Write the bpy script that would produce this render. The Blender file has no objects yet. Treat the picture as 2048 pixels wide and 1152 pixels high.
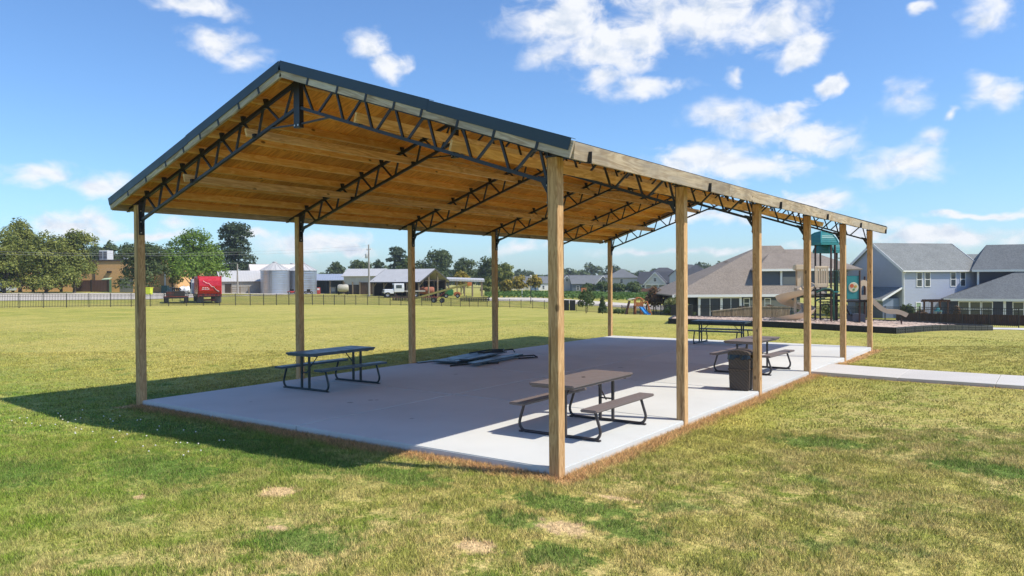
import bpy, bmesh, math, random
import numpy as np
from mathutils import Vector, Matrix, Euler

SC = bpy.context.scene
COL = SC.collection
R = math.radians
rnd = random.Random(7)

# ------------------------------------------------------------------ camera
CAM = np.array([4.7407, -7.5265, 2.2232])
YAW, PITCH, ROLL, FPX = -0.6197, -0.0132, -0.0066, 1527.79
FW = np.array([math.sin(YAW) * math.cos(PITCH), math.cos(YAW) * math.cos(PITCH), math.sin(PITCH)])
RT = np.array([math.cos(YAW), -math.sin(YAW), 0.0])
UP = np.cross(RT, FW)
cam_data = bpy.data.cameras.new('camera')
cam = bpy.data.objects.new('camera', cam_data)
COL.objects.link(cam)
SC.camera = cam
cam_data.sensor_fit = 'HORIZONTAL'
cam_data.sensor_width = 36.0
cam_data.lens = 36.0 * FPX / 2048.0
cam_data.clip_start = 0.1
cam_data.clip_end = 6000.0
_cx = RT * math.cos(ROLL) + UP * math.sin(ROLL)
_cy = -RT * math.sin(ROLL) + UP * math.cos(ROLL)
_m = Matrix.Identity(4)
for i in range(3):
    _m[i][0], _m[i][1], _m[i][2], _m[i][3] = _cx[i], _cy[i], -FW[i], CAM[i]
cam.matrix_world = _m

# ------------------------------------------------------------------ world, sun, exposure
SUN_TO = Vector((0.75, 0.215, 1.0)).normalized()
SUN_EL = math.asin(SUN_TO.z)
SUN_AZ = math.atan2(SUN_TO.x, SUN_TO.y)
SKY_STRENGTH = 0.102
CLOUDS = [(-0.555, 0.317, 0.071, 0.036), (-0.465, 0.299, 0.075, 0.035), (-0.377, 0.32, 0.119, 0.042), (-0.293, 0.303, 0.063, 0.033), (-0.253, 0.271, 0.027, 0.02), (-0.578, 0.281, 0.038, 0.018), (-0.487, 0.277, 0.063, 0.024), (-0.494, 0.251, 0.033, 0.019), (-0.44, 0.24, 0.053, 0.014), (-0.341, 0.245, 0.014, 0.01), (-0.353, 0.198, 0.045, 0.022), (-0.299, 0.185, 0.052, 0.023), (-0.236, 0.169, 0.041, 0.019), (-0.378, 0.147, 0.072, 0.025), (-0.317, 0.135, 0.07, 0.019), (-0.15, 0.132, 0.051, 0.019), (-0.127, 0.154, 0.024, 0.017), (-0.225, 0.217, 0.017, 0.011), (-0.142, 0.203, 0.024, 0.018), (-0.063, 0.201, 0.024, 0.018), (-0.042, 0.189, 0.015, 0.013), (-0.094, 0.183, 0.008, 0.006), (-0.063, 0.281, 0.027, 0.019), (-0.139, 0.298, 0.016, 0.006), (-0.242, 0.092, 0.042, 0.014), (-0.109, 0.041, 0.098, 0.013), (-0.07, 0.067, 0.051, 0.005), (-0.187, 0.053, 0.032, 0.015), (-0.36, 0.076, 0.054, 0.009), (-0.391, 0.031, 0.154, 0.006), (-0.602, 0.042, 0.042, 0.01), (-0.878, 0.043, 0.068, 0.015), (-0.938, 0.052, 0.03, 0.007), (-1.167, 0.115, 0.049, 0.014), (-1.118, 0.108, 0.041, 0.014), (-1.138, 0.062, 0.051, 0.014), (-1.037, 0.068, 0.023, 0.01), (-1.062, 0.052, 0.049, 0.007), (-0.982, 0.282, 0.035, 0.017), (-0.953, 0.265, 0.029, 0.016), (-0.798, 0.289, 0.025, 0.021), (-0.779, 0.272, 0.022, 0.018), (-1.004, 0.322, 0.057, 0.013), (-0.828, 0.037, 0.038, 0.008)]

class NT:
    """small helper for building node trees"""
    def __init__(s, tree):
        s.t = tree; s.n = tree.nodes; s.l = tree.links
    def node(s, typ, **kw):
        x = s.n.new(typ)
        for k, v in kw.items():
            setattr(x, k, v)
        return x
    def put(s, sock, v):
        if hasattr(v, 'is_output') or isinstance(v, bpy.types.NodeSocket):
            s.l.new(v, sock)
        elif v is not None:
            sock.default_value = v
    def math(s, op, a, b=None, c=None, clamp=False):
        x = s.node('ShaderNodeMath', operation=op, use_clamp=clamp)
        s.put(x.inputs[0], a)
        if b is not None: s.put(x.inputs[1], b)
        if c is not None: s.put(x.inputs[2], c)
        return x.outputs[0]
    def vmath(s, op, a, b=None, scale=None):
        x = s.node('ShaderNodeVectorMath', operation=op)
        s.put(x.inputs[0], a)
        if b is not None: s.put(x.inputs[1], b)
        if scale is not None: s.put(x.inputs['Scale'], scale)
        return x.outputs['Value' if op in ('LENGTH', 'DOT_PRODUCT', 'DISTANCE') else 'Vector']
    def noise(s, vec, scale, detail=4.0, rough=0.55, dist=0.0, out='Fac'):
        x = s.node('ShaderNodeTexNoise')
        if vec is not None: s.put(x.inputs['Vector'], vec)
        x.inputs['Scale'].default_value = scale
        x.inputs['Detail'].default_value = detail
        x.inputs['Roughness'].default_value = rough
        x.inputs['Distortion'].default_value = dist
        return x.outputs[out]
    def smooth(s, v, lo, hi, a=0.0, b=1.0):
        x = s.node('ShaderNodeMapRange', interpolation_type='SMOOTHSTEP')
        s.put(x.inputs[0], v)
        for i, q in enumerate((lo, hi, a, b)):
            s.put(x.inputs[1 + i], q)
        return x.outputs[0]
    def mix(s, f, a, b, blend='MIX'):
        x = s.node('ShaderNodeMix', data_type='RGBA', blend_type=blend)
        s.put(x.inputs[0], f)
        for sock, v in ((x.inputs[6], a), (x.inputs[7], b)):
            s.put(sock, tuple(v) + (1.0,) if isinstance(v, (tuple, list)) and len(v) == 3 else v)
        return x.outputs[2]
    def mapping(s, vec, scale=(1, 1, 1), loc=(0, 0, 0), rot=(0, 0, 0)):
        x = s.node('ShaderNodeMapping')
        s.put(x.inputs[0], vec)
        x.inputs['Location'].default_value = loc
        x.inputs['Rotation'].default_value = rot
        x.inputs['Scale'].default_value = scale
        return x.outputs[0]

world = bpy.data.worlds.new('World')
SC.world = world
world.use_nodes = True
wt = NT(world.node_tree)
wt.n.clear()
sky = wt.node('ShaderNodeTexSky', sky_type='NISHITA')
sky.sun_disc = False
sky.sun_elevation = SUN_EL
sky.sun_rotation = SUN_AZ
sky.altitude = 100.0
sky.air_density = 1.0
sky.dust_density = 0.6
sky.ozone_density = 3.0
geo = wt.node('ShaderNodeTexCoord').outputs['Generated']
sep = wt.node('ShaderNodeSeparateXYZ'); wt.l.new(geo, sep.inputs[0])
az = wt.math('ARCTAN2', sep.outputs[0], sep.outputs[1])
el = wt.math('ARCSINE', sep.outputs[2])
warp = wt.noise(wt.mapping(geo, scale=(1, 1, 1.7)), 13.0, 3.0, 0.55, out='Color')
warp = wt.vmath('SUBTRACT', warp, (0.5, 0.5, 0.5))
comb = wt.node('ShaderNodeCombineXYZ'); wt.l.new(az, comb.inputs[0]); wt.l.new(el, comb.inputs[1])
wp = wt.vmath('MULTIPLY', warp, (0.075, 0.045, 0.0))
P = wt.vmath('ADD', comb.outputs[0], wp)
best = None
for (a, e, ra, re) in CLOUDS:
    q = wt.vmath('SUBTRACT', P, (a, e, 0))
    q = wt.vmath('MULTIPLY', q, (1 / (ra * 1.22), 1 / (re * 1.22), 0))
    q = wt.vmath('LENGTH', q)
    best = q if best is None else wt.math('MINIMUM', best, q)
blob = wt.math('SUBTRACT', 1.0, best)
blob = wt.math('MAXIMUM', blob, -1.2)
# the same kind of broken cloud everywhere else round the dome
sz = wt.math('MAXIMUM', wt.math('ADD', sep.outputs[2], 0.12), 0.05)
pl = wt.vmath('DIVIDE', geo, None)
cz = wt.node('ShaderNodeCombineXYZ')
for i in range(3): wt.l.new(sz, cz.inputs[i])
wt.l.new(cz.outputs[0], pl.node.inputs[1])
gen = wt.noise(pl, 1.1, 3.0, 0.5)
gen = wt.smooth(gen, 0.45, 0.75, -1.1, 0.9)
offv = wt.math('ABSOLUTE', wt.math('ADD', az, 0.62))
outside = wt.math('MAXIMUM', wt.smooth(offv, 0.66, 0.85), wt.smooth(el, 0.38, 0.52))
blob = wt.math('ADD', wt.math('MULTIPLY', blob, wt.math('SUBTRACT', 1.0, outside)), wt.math('MULTIPLY', gen, outside))
fbm = wt.noise(wt.mapping(geo, scale=(1, 1, 1.5)), 24.0, 10.0, 0.60, 0.35)
fbm_lit = wt.noise(wt.mapping(geo, scale=(1, 1, 1.5), loc=(0.008, 0.004, 0.020)), 24.0, 4.0, 0.6, 0.35)
veil = wt.noise(geo, 9.0, 3.0, 0.5)
dens = wt.math('ADD', wt.math('MULTIPLY', blob, 0.98), wt.math('MULTIPLY', wt.math('SUBTRACT', fbm, 0.49), 1.85))
cover = wt.smooth(dens, -0.10, wt.smooth(veil, 0.35, 0.65, 0.66, 1.25))
thick = wt.smooth(dens, 0.30, 1.1)
rim = wt.math('MULTIPLY', wt.math('SUBTRACT', fbm, fbm_lit), 3.0)
shade = wt.math('ADD', wt.math('SUBTRACT', 1.0, wt.math('MULTIPLY', thick, 0.34)), rim, clamp=True)
ccol = wt.mix(shade, (3.6, 4.2, 5.1), (5.9, 6.0, 6.2))
tint = wt.vmath('MULTIPLY', sky.outputs[0], (0.71, 0.92, 1.14))      # white balance of the sky
skyc = wt.mix(wt.math('MULTIPLY', cover, 0.95), tint, ccol)
bg = wt.node('ShaderNodeBackground')
bg.inputs['Strength'].default_value = SKY_STRENGTH
wt.l.new(skyc, bg.inputs['Color'])
wo = wt.node('ShaderNodeOutputWorld')
wt.l.new(bg.outputs[0], wo.inputs['Surface'])

sun_data = bpy.data.lights.new('sun', 'SUN')
sun_data.energy = 3.25
sun_data.angle = R(0.55)
sun_data.color = (1.0, 0.915, 0.78)
sun = bpy.data.objects.new('sun', sun_data)
COL.objects.link(sun)
sun.rotation_euler = SUN_TO.to_track_quat('Z', 'Y').to_euler()
sun.location = (20, 5, 30)

vs = SC.view_settings
vs.view_transform = 'Standard'
vs.look = 'None'
vs.gamma = 1.0
vs.exposure = 0.71
try:
    vs.use_curve_mapping = False
except Exception:
    pass
SC.render.engine = 'CYCLES'
SC.cycles.use_denoising = True
SC.cycles.max_bounces = 8
SC.cycles.diffuse_bounces = 6
SC.cycles.glossy_bounces = 3
SC.cycles.transmission_bounces = 4
SC.cycles.caustics_reflective = False
SC.cycles.caustics_refractive = False
try:
    world.cycles.sampling_method = 'MANUAL'
    world.cycles.sample_map_resolution = 512
except Exception:
    pass

# ------------------------------------------------------------------ geometry helpers
def at(u, v, d):
    """world point seen at photograph position (u, v), d metres ahead"""
    xr, yr = (u - 1024) / FPX, (576 - v) / FPX
    x = xr * math.cos(ROLL) - yr * math.sin(ROLL)
    y = xr * math.sin(ROLL) + yr * math.cos(ROLL)
    return CAM + d * (FW + x * RT + y * UP)

class MB:
    """collects boxes, bars, tubes and faces for one mesh"""
    def __init__(s):
        s.v = []; s.f = []
    def add(s, vs, fs):
        o = len(s.v)
        s.v += [tuple(float(c) for c in p) for p in vs]
        s.f += [tuple(o + i for i in f) for f in fs]
        return s
    def box(s, x0, x1, y0, y1, z0, z1, M=None):
        vs = [(x0, y0, z0), (x1, y0, z0), (x1, y1, z0), (x0, y1, z0), (x0, y0, z1), (x1, y0, z1), (x1, y1, z1), (x0, y1, z1)]
        if M is not None:
            vs = [tuple(M @ Vector(p)) for p in vs]
        return s.add(vs, [(0, 3, 2, 1), (4, 5, 6, 7), (0, 1, 5, 4), (1, 2, 6, 5), (2, 3, 7, 6), (3, 0, 4, 7)])
    def bar(s, p0, p1, w, h, up=(0, 0, 1)):
        p0 = Vector(p0); p1 = Vector(p1)
        d = (p1 - p0).normalized()
        u = Vector(up)
        if abs(d.dot(u)) > 0.98: u = Vector((0, 1, 0))
        a = d.cross(u).normalized() * (w / 2)
        b = a.cross(d).normalized() * (h / 2)
        vs = [p0 - a - b, p0 + a - b, p0 + a + b, p0 - a + b, p1 - a - b, p1 + a - b, p1 + a + b, p1 - a + b]
        return s.add(vs, [(0, 1, 2, 3), (7, 6, 5, 4), (0, 4, 5, 1), (1, 5, 6, 2), (2, 6, 7, 3), (3, 7, 4, 0)])
    def sweep(s, path, prof, closed=True, up=(0, 0, 1), cap=True, scales=None):
        """sweep a 2-D profile [(side, up)] along a path"""
        path = [Vector(p) for p in path]
        n = len(prof); o = len(s.v)
        for i, p in enumerate(path):
            t = (path[min(i + 1, len(path) - 1)] - path[max(i - 1, 0)]).normalized()
            u = Vector(up)
            a = t.cross(u)
            if a.length < 1e-3: a = t.cross(Vector((0, 1, 0)))
            a.normalize()
            b = a.cross(t).normalized()
            k = scales[i] if scales else 1.0
            for (px, py) in prof:
                s.v.append(tuple(p + a * px * k + b * py * k))
        m = n if closed else n - 1
        for i in range(len(path) - 1):
            for j in range(m):
                j2 = (j + 1) % n
                s.f.append((o + i * n + j, o + i * n + j2, o + (i + 1) * n + j2, o + (i + 1) * n + j))
        if closed and cap:
            s.f.append(tuple(o + j for j in range(n))[::-1])
            s.f.append(tuple(o + (len(path) - 1) * n + j for j in range(n)))
        return s
    def tube(s, path, r, n=8, up=(0, 0, 1), scales=None, cap=True):
        prof = [(r * math.cos(2 * math.pi * j / n), r * math.sin(2 * math.pi * j / n)) for j in range(n)]
        return s.sweep(path, prof, True, up, cap, scales)
    def lathe(s, prof, n=24, c=(0, 0, 0)):
        o = len(s.v)
        for (r, z) in prof:
            for j in range(n):
                a = 2 * math.pi * j / n
                s.v.append((c[0] + r * math.cos(a), c[1] + r * math.sin(a), c[2] + z))
        for i in range(len(prof) - 1):
            for j in range(n):
                j2 = (j + 1) % n
                s.f.append((o + i * n + j, o + i * n + j2, o + (i + 1) * n + j2, o + (i + 1) * n + j))
        return s
    def prism(s, poly, y0, y1):
        """polygon in the x-z plane pushed from y0 to y1"""
        n = len(poly)
        vs = [(x, y0, z) for x, z in poly] + [(x, y1, z) for x, z in poly]
        fs = [tuple(range(n)), tuple(range(2 * n - 1, n - 1, -1))]
        for i in range(n):
            j = (i + 1) % n
            fs.append((i, n + i, n + j, j))
        return s.add(vs, fs)
    def plate(s, pts, th):
        """flat polygon pts (3-D) given thickness th downwards along its normal"""
        P3 = [Vector(p) for p in pts]
        nrm = (P3[1] - P3[0]).cross(P3[2] - P3[0]).normalized()
        n = len(P3)
        vs = P3 + [p - nrm * th for p in P3]
        fs = [tuple(range(n)), tuple(range(2 * n - 1, n - 1, -1))]
        for i in range(n):
            j = (i + 1) % n
            fs.append((i, n + i, n + j, j))
        return s.add(vs, fs)
    def mesh(s, name, bevel=0.0, smooth=False, seg=1):
        me = bpy.data.meshes.new(name)
        me.from_pydata(s.v, [], s.f)
        bm = bmesh.new(); bm.from_mesh(me)
        bmesh.ops.recalc_face_normals(bm, faces=bm.faces)
        if bevel:
            bmesh.ops.bevel(bm, geom=[e for e in bm.edges if e.is_manifold and e.calc_face_angle(0) > 0.6], offset=bevel, segments=seg, affect='EDGES', clamp_overlap=True)
        bm.to_mesh(me); bm.free()
        if smooth:
            me.polygons.foreach_set('use_smooth', [True] * len(me.polygons))
            try:
                me.set_sharp_from_angle(angle=R(40))
            except Exception:
                pass
        return me
    def build(s, name, mat, parent=None, bevel=0.0, smooth=False, loc=(0, 0, 0), rot=(0, 0, 0), seg=1):
        return place(name, s.mesh(name, bevel, smooth, seg), mat, parent, loc, rot)

def place(name, me, mat=None, parent=None, loc=(0, 0, 0), rot=(0, 0, 0), scale=(1, 1, 1)):
    o = bpy.data.objects.new(name, me)
    COL.objects.link(o)
    if mat is not None and not me.materials:
        me.materials.append(mat)
    o.parent = parent
    o.location = loc; o.rotation_euler = rot; o.scale = scale
    return o

def tag(o, label, cat, group=None, kind=None):
    o['label'] = label; o['category'] = cat
    if group: o['group'] = group
    if kind: o['kind'] = kind
    return o

def thing(name, label, cat, loc=(0, 0, 0), rotz=0.0, group=None):
    o = bpy.data.objects.new(name, None)
    o.empty_display_size = 0.3
    COL.objects.link(o)
    o.location = loc; o.rotation_euler = (0, 0, rotz)
    return tag(o, label, cat, group)

def holder(name, parent, loc=(0, 0, 0), rot=(0, 0, 0)):
    o = bpy.data.objects.new(name, None)
    o.empty_display_size = 0.2
    COL.objects.link(o); o.parent = parent
    o.location = loc; o.rotation_euler = rot
    return o

def structure(o):
    o['kind'] = 'structure'
    return o

def stuff(o, label=None, cat=None):
    o['kind'] = 'stuff'
    if label: o['label'] = label
    if cat: o['category'] = cat
    return o

KIDS = {}
def copy_tree(o, parent=None):
    c = o.copy(); COL.objects.link(c)
    c.parent = parent
    for ch in o.children:
        copy_tree(ch, c)
    return c

# ------------------------------------------------------------------ materials
MATS = {}
def mat_base(name, rough=0.6, spec=0.4, metal=0.0):
    m = bpy.data.materials.new(name)
    m.use_nodes = True
    t = NT(m.node_tree)
    b = t.n['Principled BSDF']
    b.inputs['Roughness'].default_value = rough
    b.inputs['Specular IOR Level'].default_value = spec
    b.inputs['Metallic'].default_value = metal
    return m, t, b

def bump(t, b, h, strength=0.3, dist=0.01):
    x = t.node('ShaderNodeBump')
    x.inputs['Strength'].default_value = strength
    x.inputs['Distance'].default_value = dist
    t.l.new(h, x.inputs['Height'])
    t.l.new(x.outputs[0], b.inputs['Normal'])

def plain(name, col, rough=0.6, spec=0.4, metal=0.0, vary=0.12, scale=6.0, bumps=0.0):
    """painted / plastic / metal surface with slight uneven wear"""
    if name in MATS: return MATS[name]
    m, t, b = mat_base(name, rough, spec, metal)
    tc = t.node('ShaderNodeTexCoord').outputs['Object']
    n = t.noise(tc, scale, 5.0, 0.6)
    lo = tuple(c * (1 - vary) for c in col); hi = tuple(min(1, c * (1 + vary)) for c in col)
    t.l.new(t.mix(n, lo, hi), b.inputs['Base Color'])
    t.l.new(t.smooth(n, 0.3, 0.7, max(0.05, rough - 0.08), min(1, rough + 0.08)), b.inputs['Roughness'])
    if bumps: bump(t, b, t.noise(tc, scale * 8, 3.0, 0.6), bumps, 0.004)
    MATS[name] = m
    return m

def wood(name, c_dark, c_light, axis='Z', ring=9.0, knots=0.5, rough=0.7, grey=0.0, stain=0.25, c_grey=(0.42, 0.38, 0.33), checks=0.0, tone_var=0.15):
    """sawn softwood: grain stretched along one axis, knots, stains"""
    if name in MATS: return MATS[name]
    m, t, b = mat_base(name, rough, 0.25)
    tc = t.node('ShaderNodeTexCoord').outputs['Object']
    oi = t.node('ShaderNodeObjectInfo').outputs['Random']
    off = t.node('ShaderNodeCombineXYZ')
    for i, k in enumerate((17.0, 31.0, 53.0)):
        t.l.new(t.math('MULTIPLY', oi, k), off.inputs[i])
    p = t.vmath('ADD', tc, off.outputs[0])
    st = {'X': (0.12, 1, 1), 'Y': (1, 0.12, 1), 'Z': (1, 1, 0.12)}[axis]
    fine = {'X': (0.02, 1, 1), 'Y': (1, 0.02, 1), 'Z': (1, 1, 0.02)}[axis]
    g = t.noise(t.mapping(p, scale=st), ring, 3.0, 0.5, 1.2)
    rings = t.math('PINGPONG', t.math('MULTIPLY', g, 9.0), 1.0)
    fib = t.noise(t.mapping(p, scale=fine), 90.0, 3.0, 0.6)
    f = t.math('ADD', t.math('MULTIPLY', rings, 0.6), t.math('MULTIPLY', fib, 0.45))
    col = t.mix(t.smooth(f, 0.1, 0.95), c_dark, c_light)
    big = t.noise(p, 1.3, 4.0, 0.6)
    col = t.mix(t.smooth(big, 0.45, 0.8, 0.0, stain), col, tuple(c * 0.45 for c in c_dark))
    if grey:
        gw = t.noise(t.mapping(p, scale=st), 5.0, 5.0, 0.65)
        col = t.mix(t.smooth(gw, 0.35, 0.7, 0.0, grey), col, c_grey)
    if knots:
        kv = {'X': (0.55, 1, 1), 'Y': (1, 0.55, 1), 'Z': (1, 1, 0.55)}[axis]
        vo = t.node('ShaderNodeTexVoronoi')
        t.l.new(t.mapping(p, scale=kv), vo.inputs['Vector'])
        vo.inputs['Scale'].default_value = 3.2
        vo.inputs['Randomness'].default_value = 1.0
        kn = t.smooth(vo.outputs['Distance'], 0.055, 0.11, knots, 0.0)
        col = t.mix(kn, col, tuple(c * 0.2 for c in c_dark))
    if checks:
        cs = {'X': (0.025, 1, 1), 'Y': (1, 0.025, 1), 'Z': (1, 1, 0.025)}[axis]
        ck = t.noise(t.mapping(p, scale=cs), 26.0, 2.0, 0.4)
        col = t.mix(t.smooth(ck, 0.655, 0.675, 0.0, checks), col, tuple(c * 0.22 for c in c_dark))
    tone = t.smooth(t.math('FRACT', t.math('MULTIPLY', oi, 7.7)), 0.0, 1.0, 1.0 - tone_var, 1.08)
    hs = t.node('ShaderNodeHueSaturation')
    t.l.new(tone, hs.inputs['Value'])
    t.l.new(col, hs.inputs['Color'])
    t.l.new(hs.outputs[0], b.inputs['Base Color'])
    bump(t, b, f, 0.25, 0.004)
    MATS[name] = m
    return m

M_POST = wood('treated_post_wood', (0.46, 0.262, 0.112), (0.71, 0.468, 0.240), 'Z', 16.0, 0.75, stain=0.12, checks=0.75)
M_PURLIN = wood('purlin_wood', (0.78, 0.405, 0.095), (0.94, 0.61, 0.225), 'Y', 9.0, 0.85, stain=0.25, tone_var=0.22)
M_BRACEW = wood('lateral_board_wood', (0.62, 0.35, 0.12), (0.88, 0.60, 0.28), 'Y', 8.0, 0.8, grey=0.2, stain=0.15)
M_PLY = wood('plywood', (0.60, 0.232, 0.022), (0.88, 0.410, 0.056), 'X', 9.0, 0.55, stain=0.3, tone_var=0.25)
M_FASCIA = wood('weathered_fascia_wood', (0.36, 0.26, 0.16), (0.62, 0.51, 0.36), 'Y', 8.0, 0.8, grey=0.75, stain=0.8, c_grey=(0.36, 0.32, 0.27))
M_RAKE = wood('weathered_rake_wood', (0.32, 0.23, 0.15), (0.62, 0.52, 0.40), 'X', 9.0, 0.6, grey=0.6, stain=0.7, c_grey=(0.52, 0.49, 0.45))
M_STEEL = plain('dark_truss_steel', (0.016, 0.018, 0.024), 0.42, 0.5, 0.0, 0.3, 9.0)
M_TRIM = plain('charcoal_trim_metal', (0.030, 0.050, 0.068), 0.38, 0.5, 0.25, 0.2, 3.0)
M_SHINGLE = plain('charcoal_shingle', (0.055, 0.058, 0.06), 0.95, 0.1, 0.0, 0.5, 40.0)
M_BOLT = plain('galvanised_bolt', (0.62, 0.62, 0.62), 0.35, 0.5, 0.7)

def concrete_mat(name, c, stain=0.2, spots=()):
    m, t, b = mat_base(name, 0.85, 0.3)
    g = t.node('ShaderNodeNewGeometry').outputs['Position']
    a = t.noise(g, 0.55, 6.0, 0.6)
    f = t.noise(g, 70.0, 3.0, 0.6)
    broom = t.noise(t.mapping(g, scale=(1, 0.06, 1)), 60.0, 2.0, 0.6)
    sp = t.noise(g, 1.1, 8.0, 0.75)
    col = t.mix(t.smooth(a, 0.3, 0.7), tuple(x * 0.88 for x in c), c)
    col = t.mix(t.smooth(sp, 0.55, 0.8, 0.0, stain), col, tuple(x * 0.6 for x in c))
    col = t.mix(t.math('MULTIPLY', f, 0.16), col, tuple(x * 0.6 for x in c))
    if spots:
        dm = None
        for (sx, sy, sr) in spots:
            q = t.math('DIVIDE', t.vmath('DISTANCE', t.vmath('MULTIPLY', g, (1, 1, 0)), (sx, sy, 0)), sr)
            dm = q if dm is None else t.math('MINIMUM', dm, q)
        dm = t.math('ADD', dm, t.math('MULTIPLY', t.math('SUBTRACT', sp, 0.5), 1.6))
        col = t.mix(t.smooth(dm, 0.7, 1.1, 0.55, 0.0), col, tuple(x * 0.25 for x in c))
    oi = t.node('ShaderNodeObjectInfo').outputs['Random']
    hs = t.node('ShaderNodeHueSaturation')
    t.l.new(t.smooth(oi, 0, 1, 0.96, 1.03), hs.inputs['Value']); t.l.new(col, hs.inputs['Color'])
    t.l.new(hs.outputs[0], b.inputs['Base Color'])
    bump(t, b, t.math('ADD', t.math('MULTIPLY', broom, 0.5), f), 0.12, 0.003)
    MATS[name] = m
    return m
M_CONC = concrete_mat('broomed_concrete', (0.635, 0.652, 0.640), 0.3, [(-5.61, 1.94, .07), (-5.50, 2.34, .05), (-5.42, 2.42, .04), (-3.6, 1.4, .035), (-2.8, 5.2, .05), (-6.6, 6.1, .06), (-1.9, 7.9, .05), (-4.0, 9.3, .07), (-7.2, 1.0, .03)])
M_PATH = concrete_mat('walkway_concrete', (0.60, 0.58, 0.55))
M_ROAD = concrete_mat('pale_road_concrete', (0.56, 0.51, 0.44))

# ------------------------------------------------------------------ terrain
SLAB = (-9.05, 0.05, -0.02, 18.42)
PATHY = (11.12, 12.95)
_ctl = [at(0, 617, 65), at(250, 613.5, 72), at(490, 610.5, 82), at(700, 609.7, 96), at(970, 614, 114), at(1016, 616, 110), at(1240, 629, 102),
        at(-150, 622, 58), at(100, 596, 94), at(100, 583, 130), at(60, 585, 112), at(550, 588, 155), at(740, 591, 132),
        at(930, 598, 130), at(1100, 601, 130), at(1200, 594, 150), at(1060, 585, 240), at(1300, 586, 230),
        at(1338, 647.6, 40), at(1440, 637, 70), at(1790, 669, 33), at(1985, 662.5, 44), at(2060, 656.5, 46), at(1795, 646, 56), at(1580, 638, 72),
        at(1450, 638.5, 94), at(1800, 637, 97), at(2040, 641, 95), at(1330, 630, 90), at(1650, 649, 40), at(1400, 586, 230), at(1900, 600, 190)]
_base = -0.11
_pts = [(p[0], p[1], p[2]) for p in _ctl]
for x in (-14, -9, -4, 1, 6, 12):
    for y in (-12, -4, 2, 9, 15, 21):
        _pts.append((x, y, _base - (0.04 if x > 5 and y > 12 else 0.0)))
for a in range(0, 360, 20):
    for rr in (420.0, 1200.0, 2600.0):
        _pts.append((rr * math.cos(R(a)), rr * math.sin(R(a)), -3.0))
for a in range(180, 400, 25):
    _pts.append((60 * math.cos(R(a)), -10 + 60 * math.sin(R(a)), -0.2))
_A = np.array(_pts)
_D = np.sqrt(((_A[:, None, :2] - _A[None, :, :2]) ** 2).sum(-1) + 4.0)
_n = len(_A)
_K = np.zeros((_n + 1, _n + 1)); _K[:_n, :_n] = _D - 0.0; _K[:_n, _n] = 1; _K[_n, :_n] = 1
_K[:_n, :_n] -= np.eye(_n) * 1.0
_W = np.linalg.solve(_K, np.r_[_A[:, 2], 0.0])
def gzn(x, y):
    x = np.asarray(x, float); y = np.asarray(y, float)
    d = np.sqrt((x[..., None] - _A[:, 0]) ** 2 + (y[..., None] - _A[:, 1]) ** 2 + 4.0)
    z = d @ _W[:_n] + _W[_n]
    # hold the ground dead level round the slab
    q = np.maximum(np.maximum(-11.5 - x, x - 9.0), np.maximum(-14.0 - y, y - 20.5))
    k = np.clip(q / 9.0, 0, 1); k = k * k * (3 - 2 * k)
    return _base * (1 - k) + z * k
def gz(x, y):
    return float(gzn(np.array([x]), np.array([y]))[0])
def ground_at(u, d, lift=0.0):
    """world point on the ground in the direction of photo column u, d metres ahead"""
    p = at(u, 560, d)
    return (float(p[0]), float(p[1]), gz(p[0], p[1]) + lift)
def gpix(u, v):
    """ground point where the photo shows (u, v)"""
    lo, hi = 3.0, 900.0
    prev = None
    d = 4.0
    while d < 900:
        p = at(u, v, d)
        if p[2] <= gz(p[0], p[1]):
            break
        prev = d; d *= 1.03
    a, b_ = (prev or 3.0), d
    for _ in range(24):
        mdl = (a + b_) / 2
        p = at(u, v, mdl)
        if p[2] <= gz(p[0], p[1]): b_ = mdl
        else: a = mdl
    p = at(u, v, b_)
    return (float(p[0]), float(p[1]), gz(p[0], p[1]))

def box_dist(t, px, py, rect):
    cx, cy = (rect[0] + rect[1]) / 2, (rect[2] + rect[3]) / 2
    hx, hy = (rect[1] - rect[0]) / 2, (rect[3] - rect[2]) / 2
    qx = t.math('SUBTRACT', t.math('ABSOLUTE', t.math('SUBTRACT', px, cx)), hx)
    qy = t.math('SUBTRACT', t.math('ABSOLUTE', t.math('SUBTRACT', py, cy)), hy)
    return t.math('MAXIMUM', qx, qy)

DIRT = [(-2.22, -2.23, 0.20, 0.18), (1.0, -1.5, 0.30, 0.17), (0.92, -0.36, 0.26, 0.07), (0.62, -2.36, 0.20, 0.12), (-3.3, -3.2, 0.09, 0.06), (-1.2, -3.0, 0.12, 0.07), (2.4, -3.2, 0.12, 0.07)]
CLOVER = [(0.75, -0.85, 0.75, 0.28), (1.35, -2.15, 0.34, 0.26), (1.5, -1.2, 0.5, 0.25), (0.55, -1.55, 0.4, 0.2), (-4.3, -2.4, 1.1, 0.5), (-6.0, -1.0, 2.2, 0.55), (-3.6, -1.1, 1.8, 0.5), (-0.7, -3.1, 0.5, 0.3), (-1.6, -1.0, 0.7, 0.3), (-5.6, -3.6, 0.9, 0.6), (-9.3, 0.8, 1.0, 0.7), (4.2, 3.2, 1.0, 0.35), (2.0, 3.6, 0.6, 0.4), (7.5, 8.6, 0.9, 0.6)]
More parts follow.
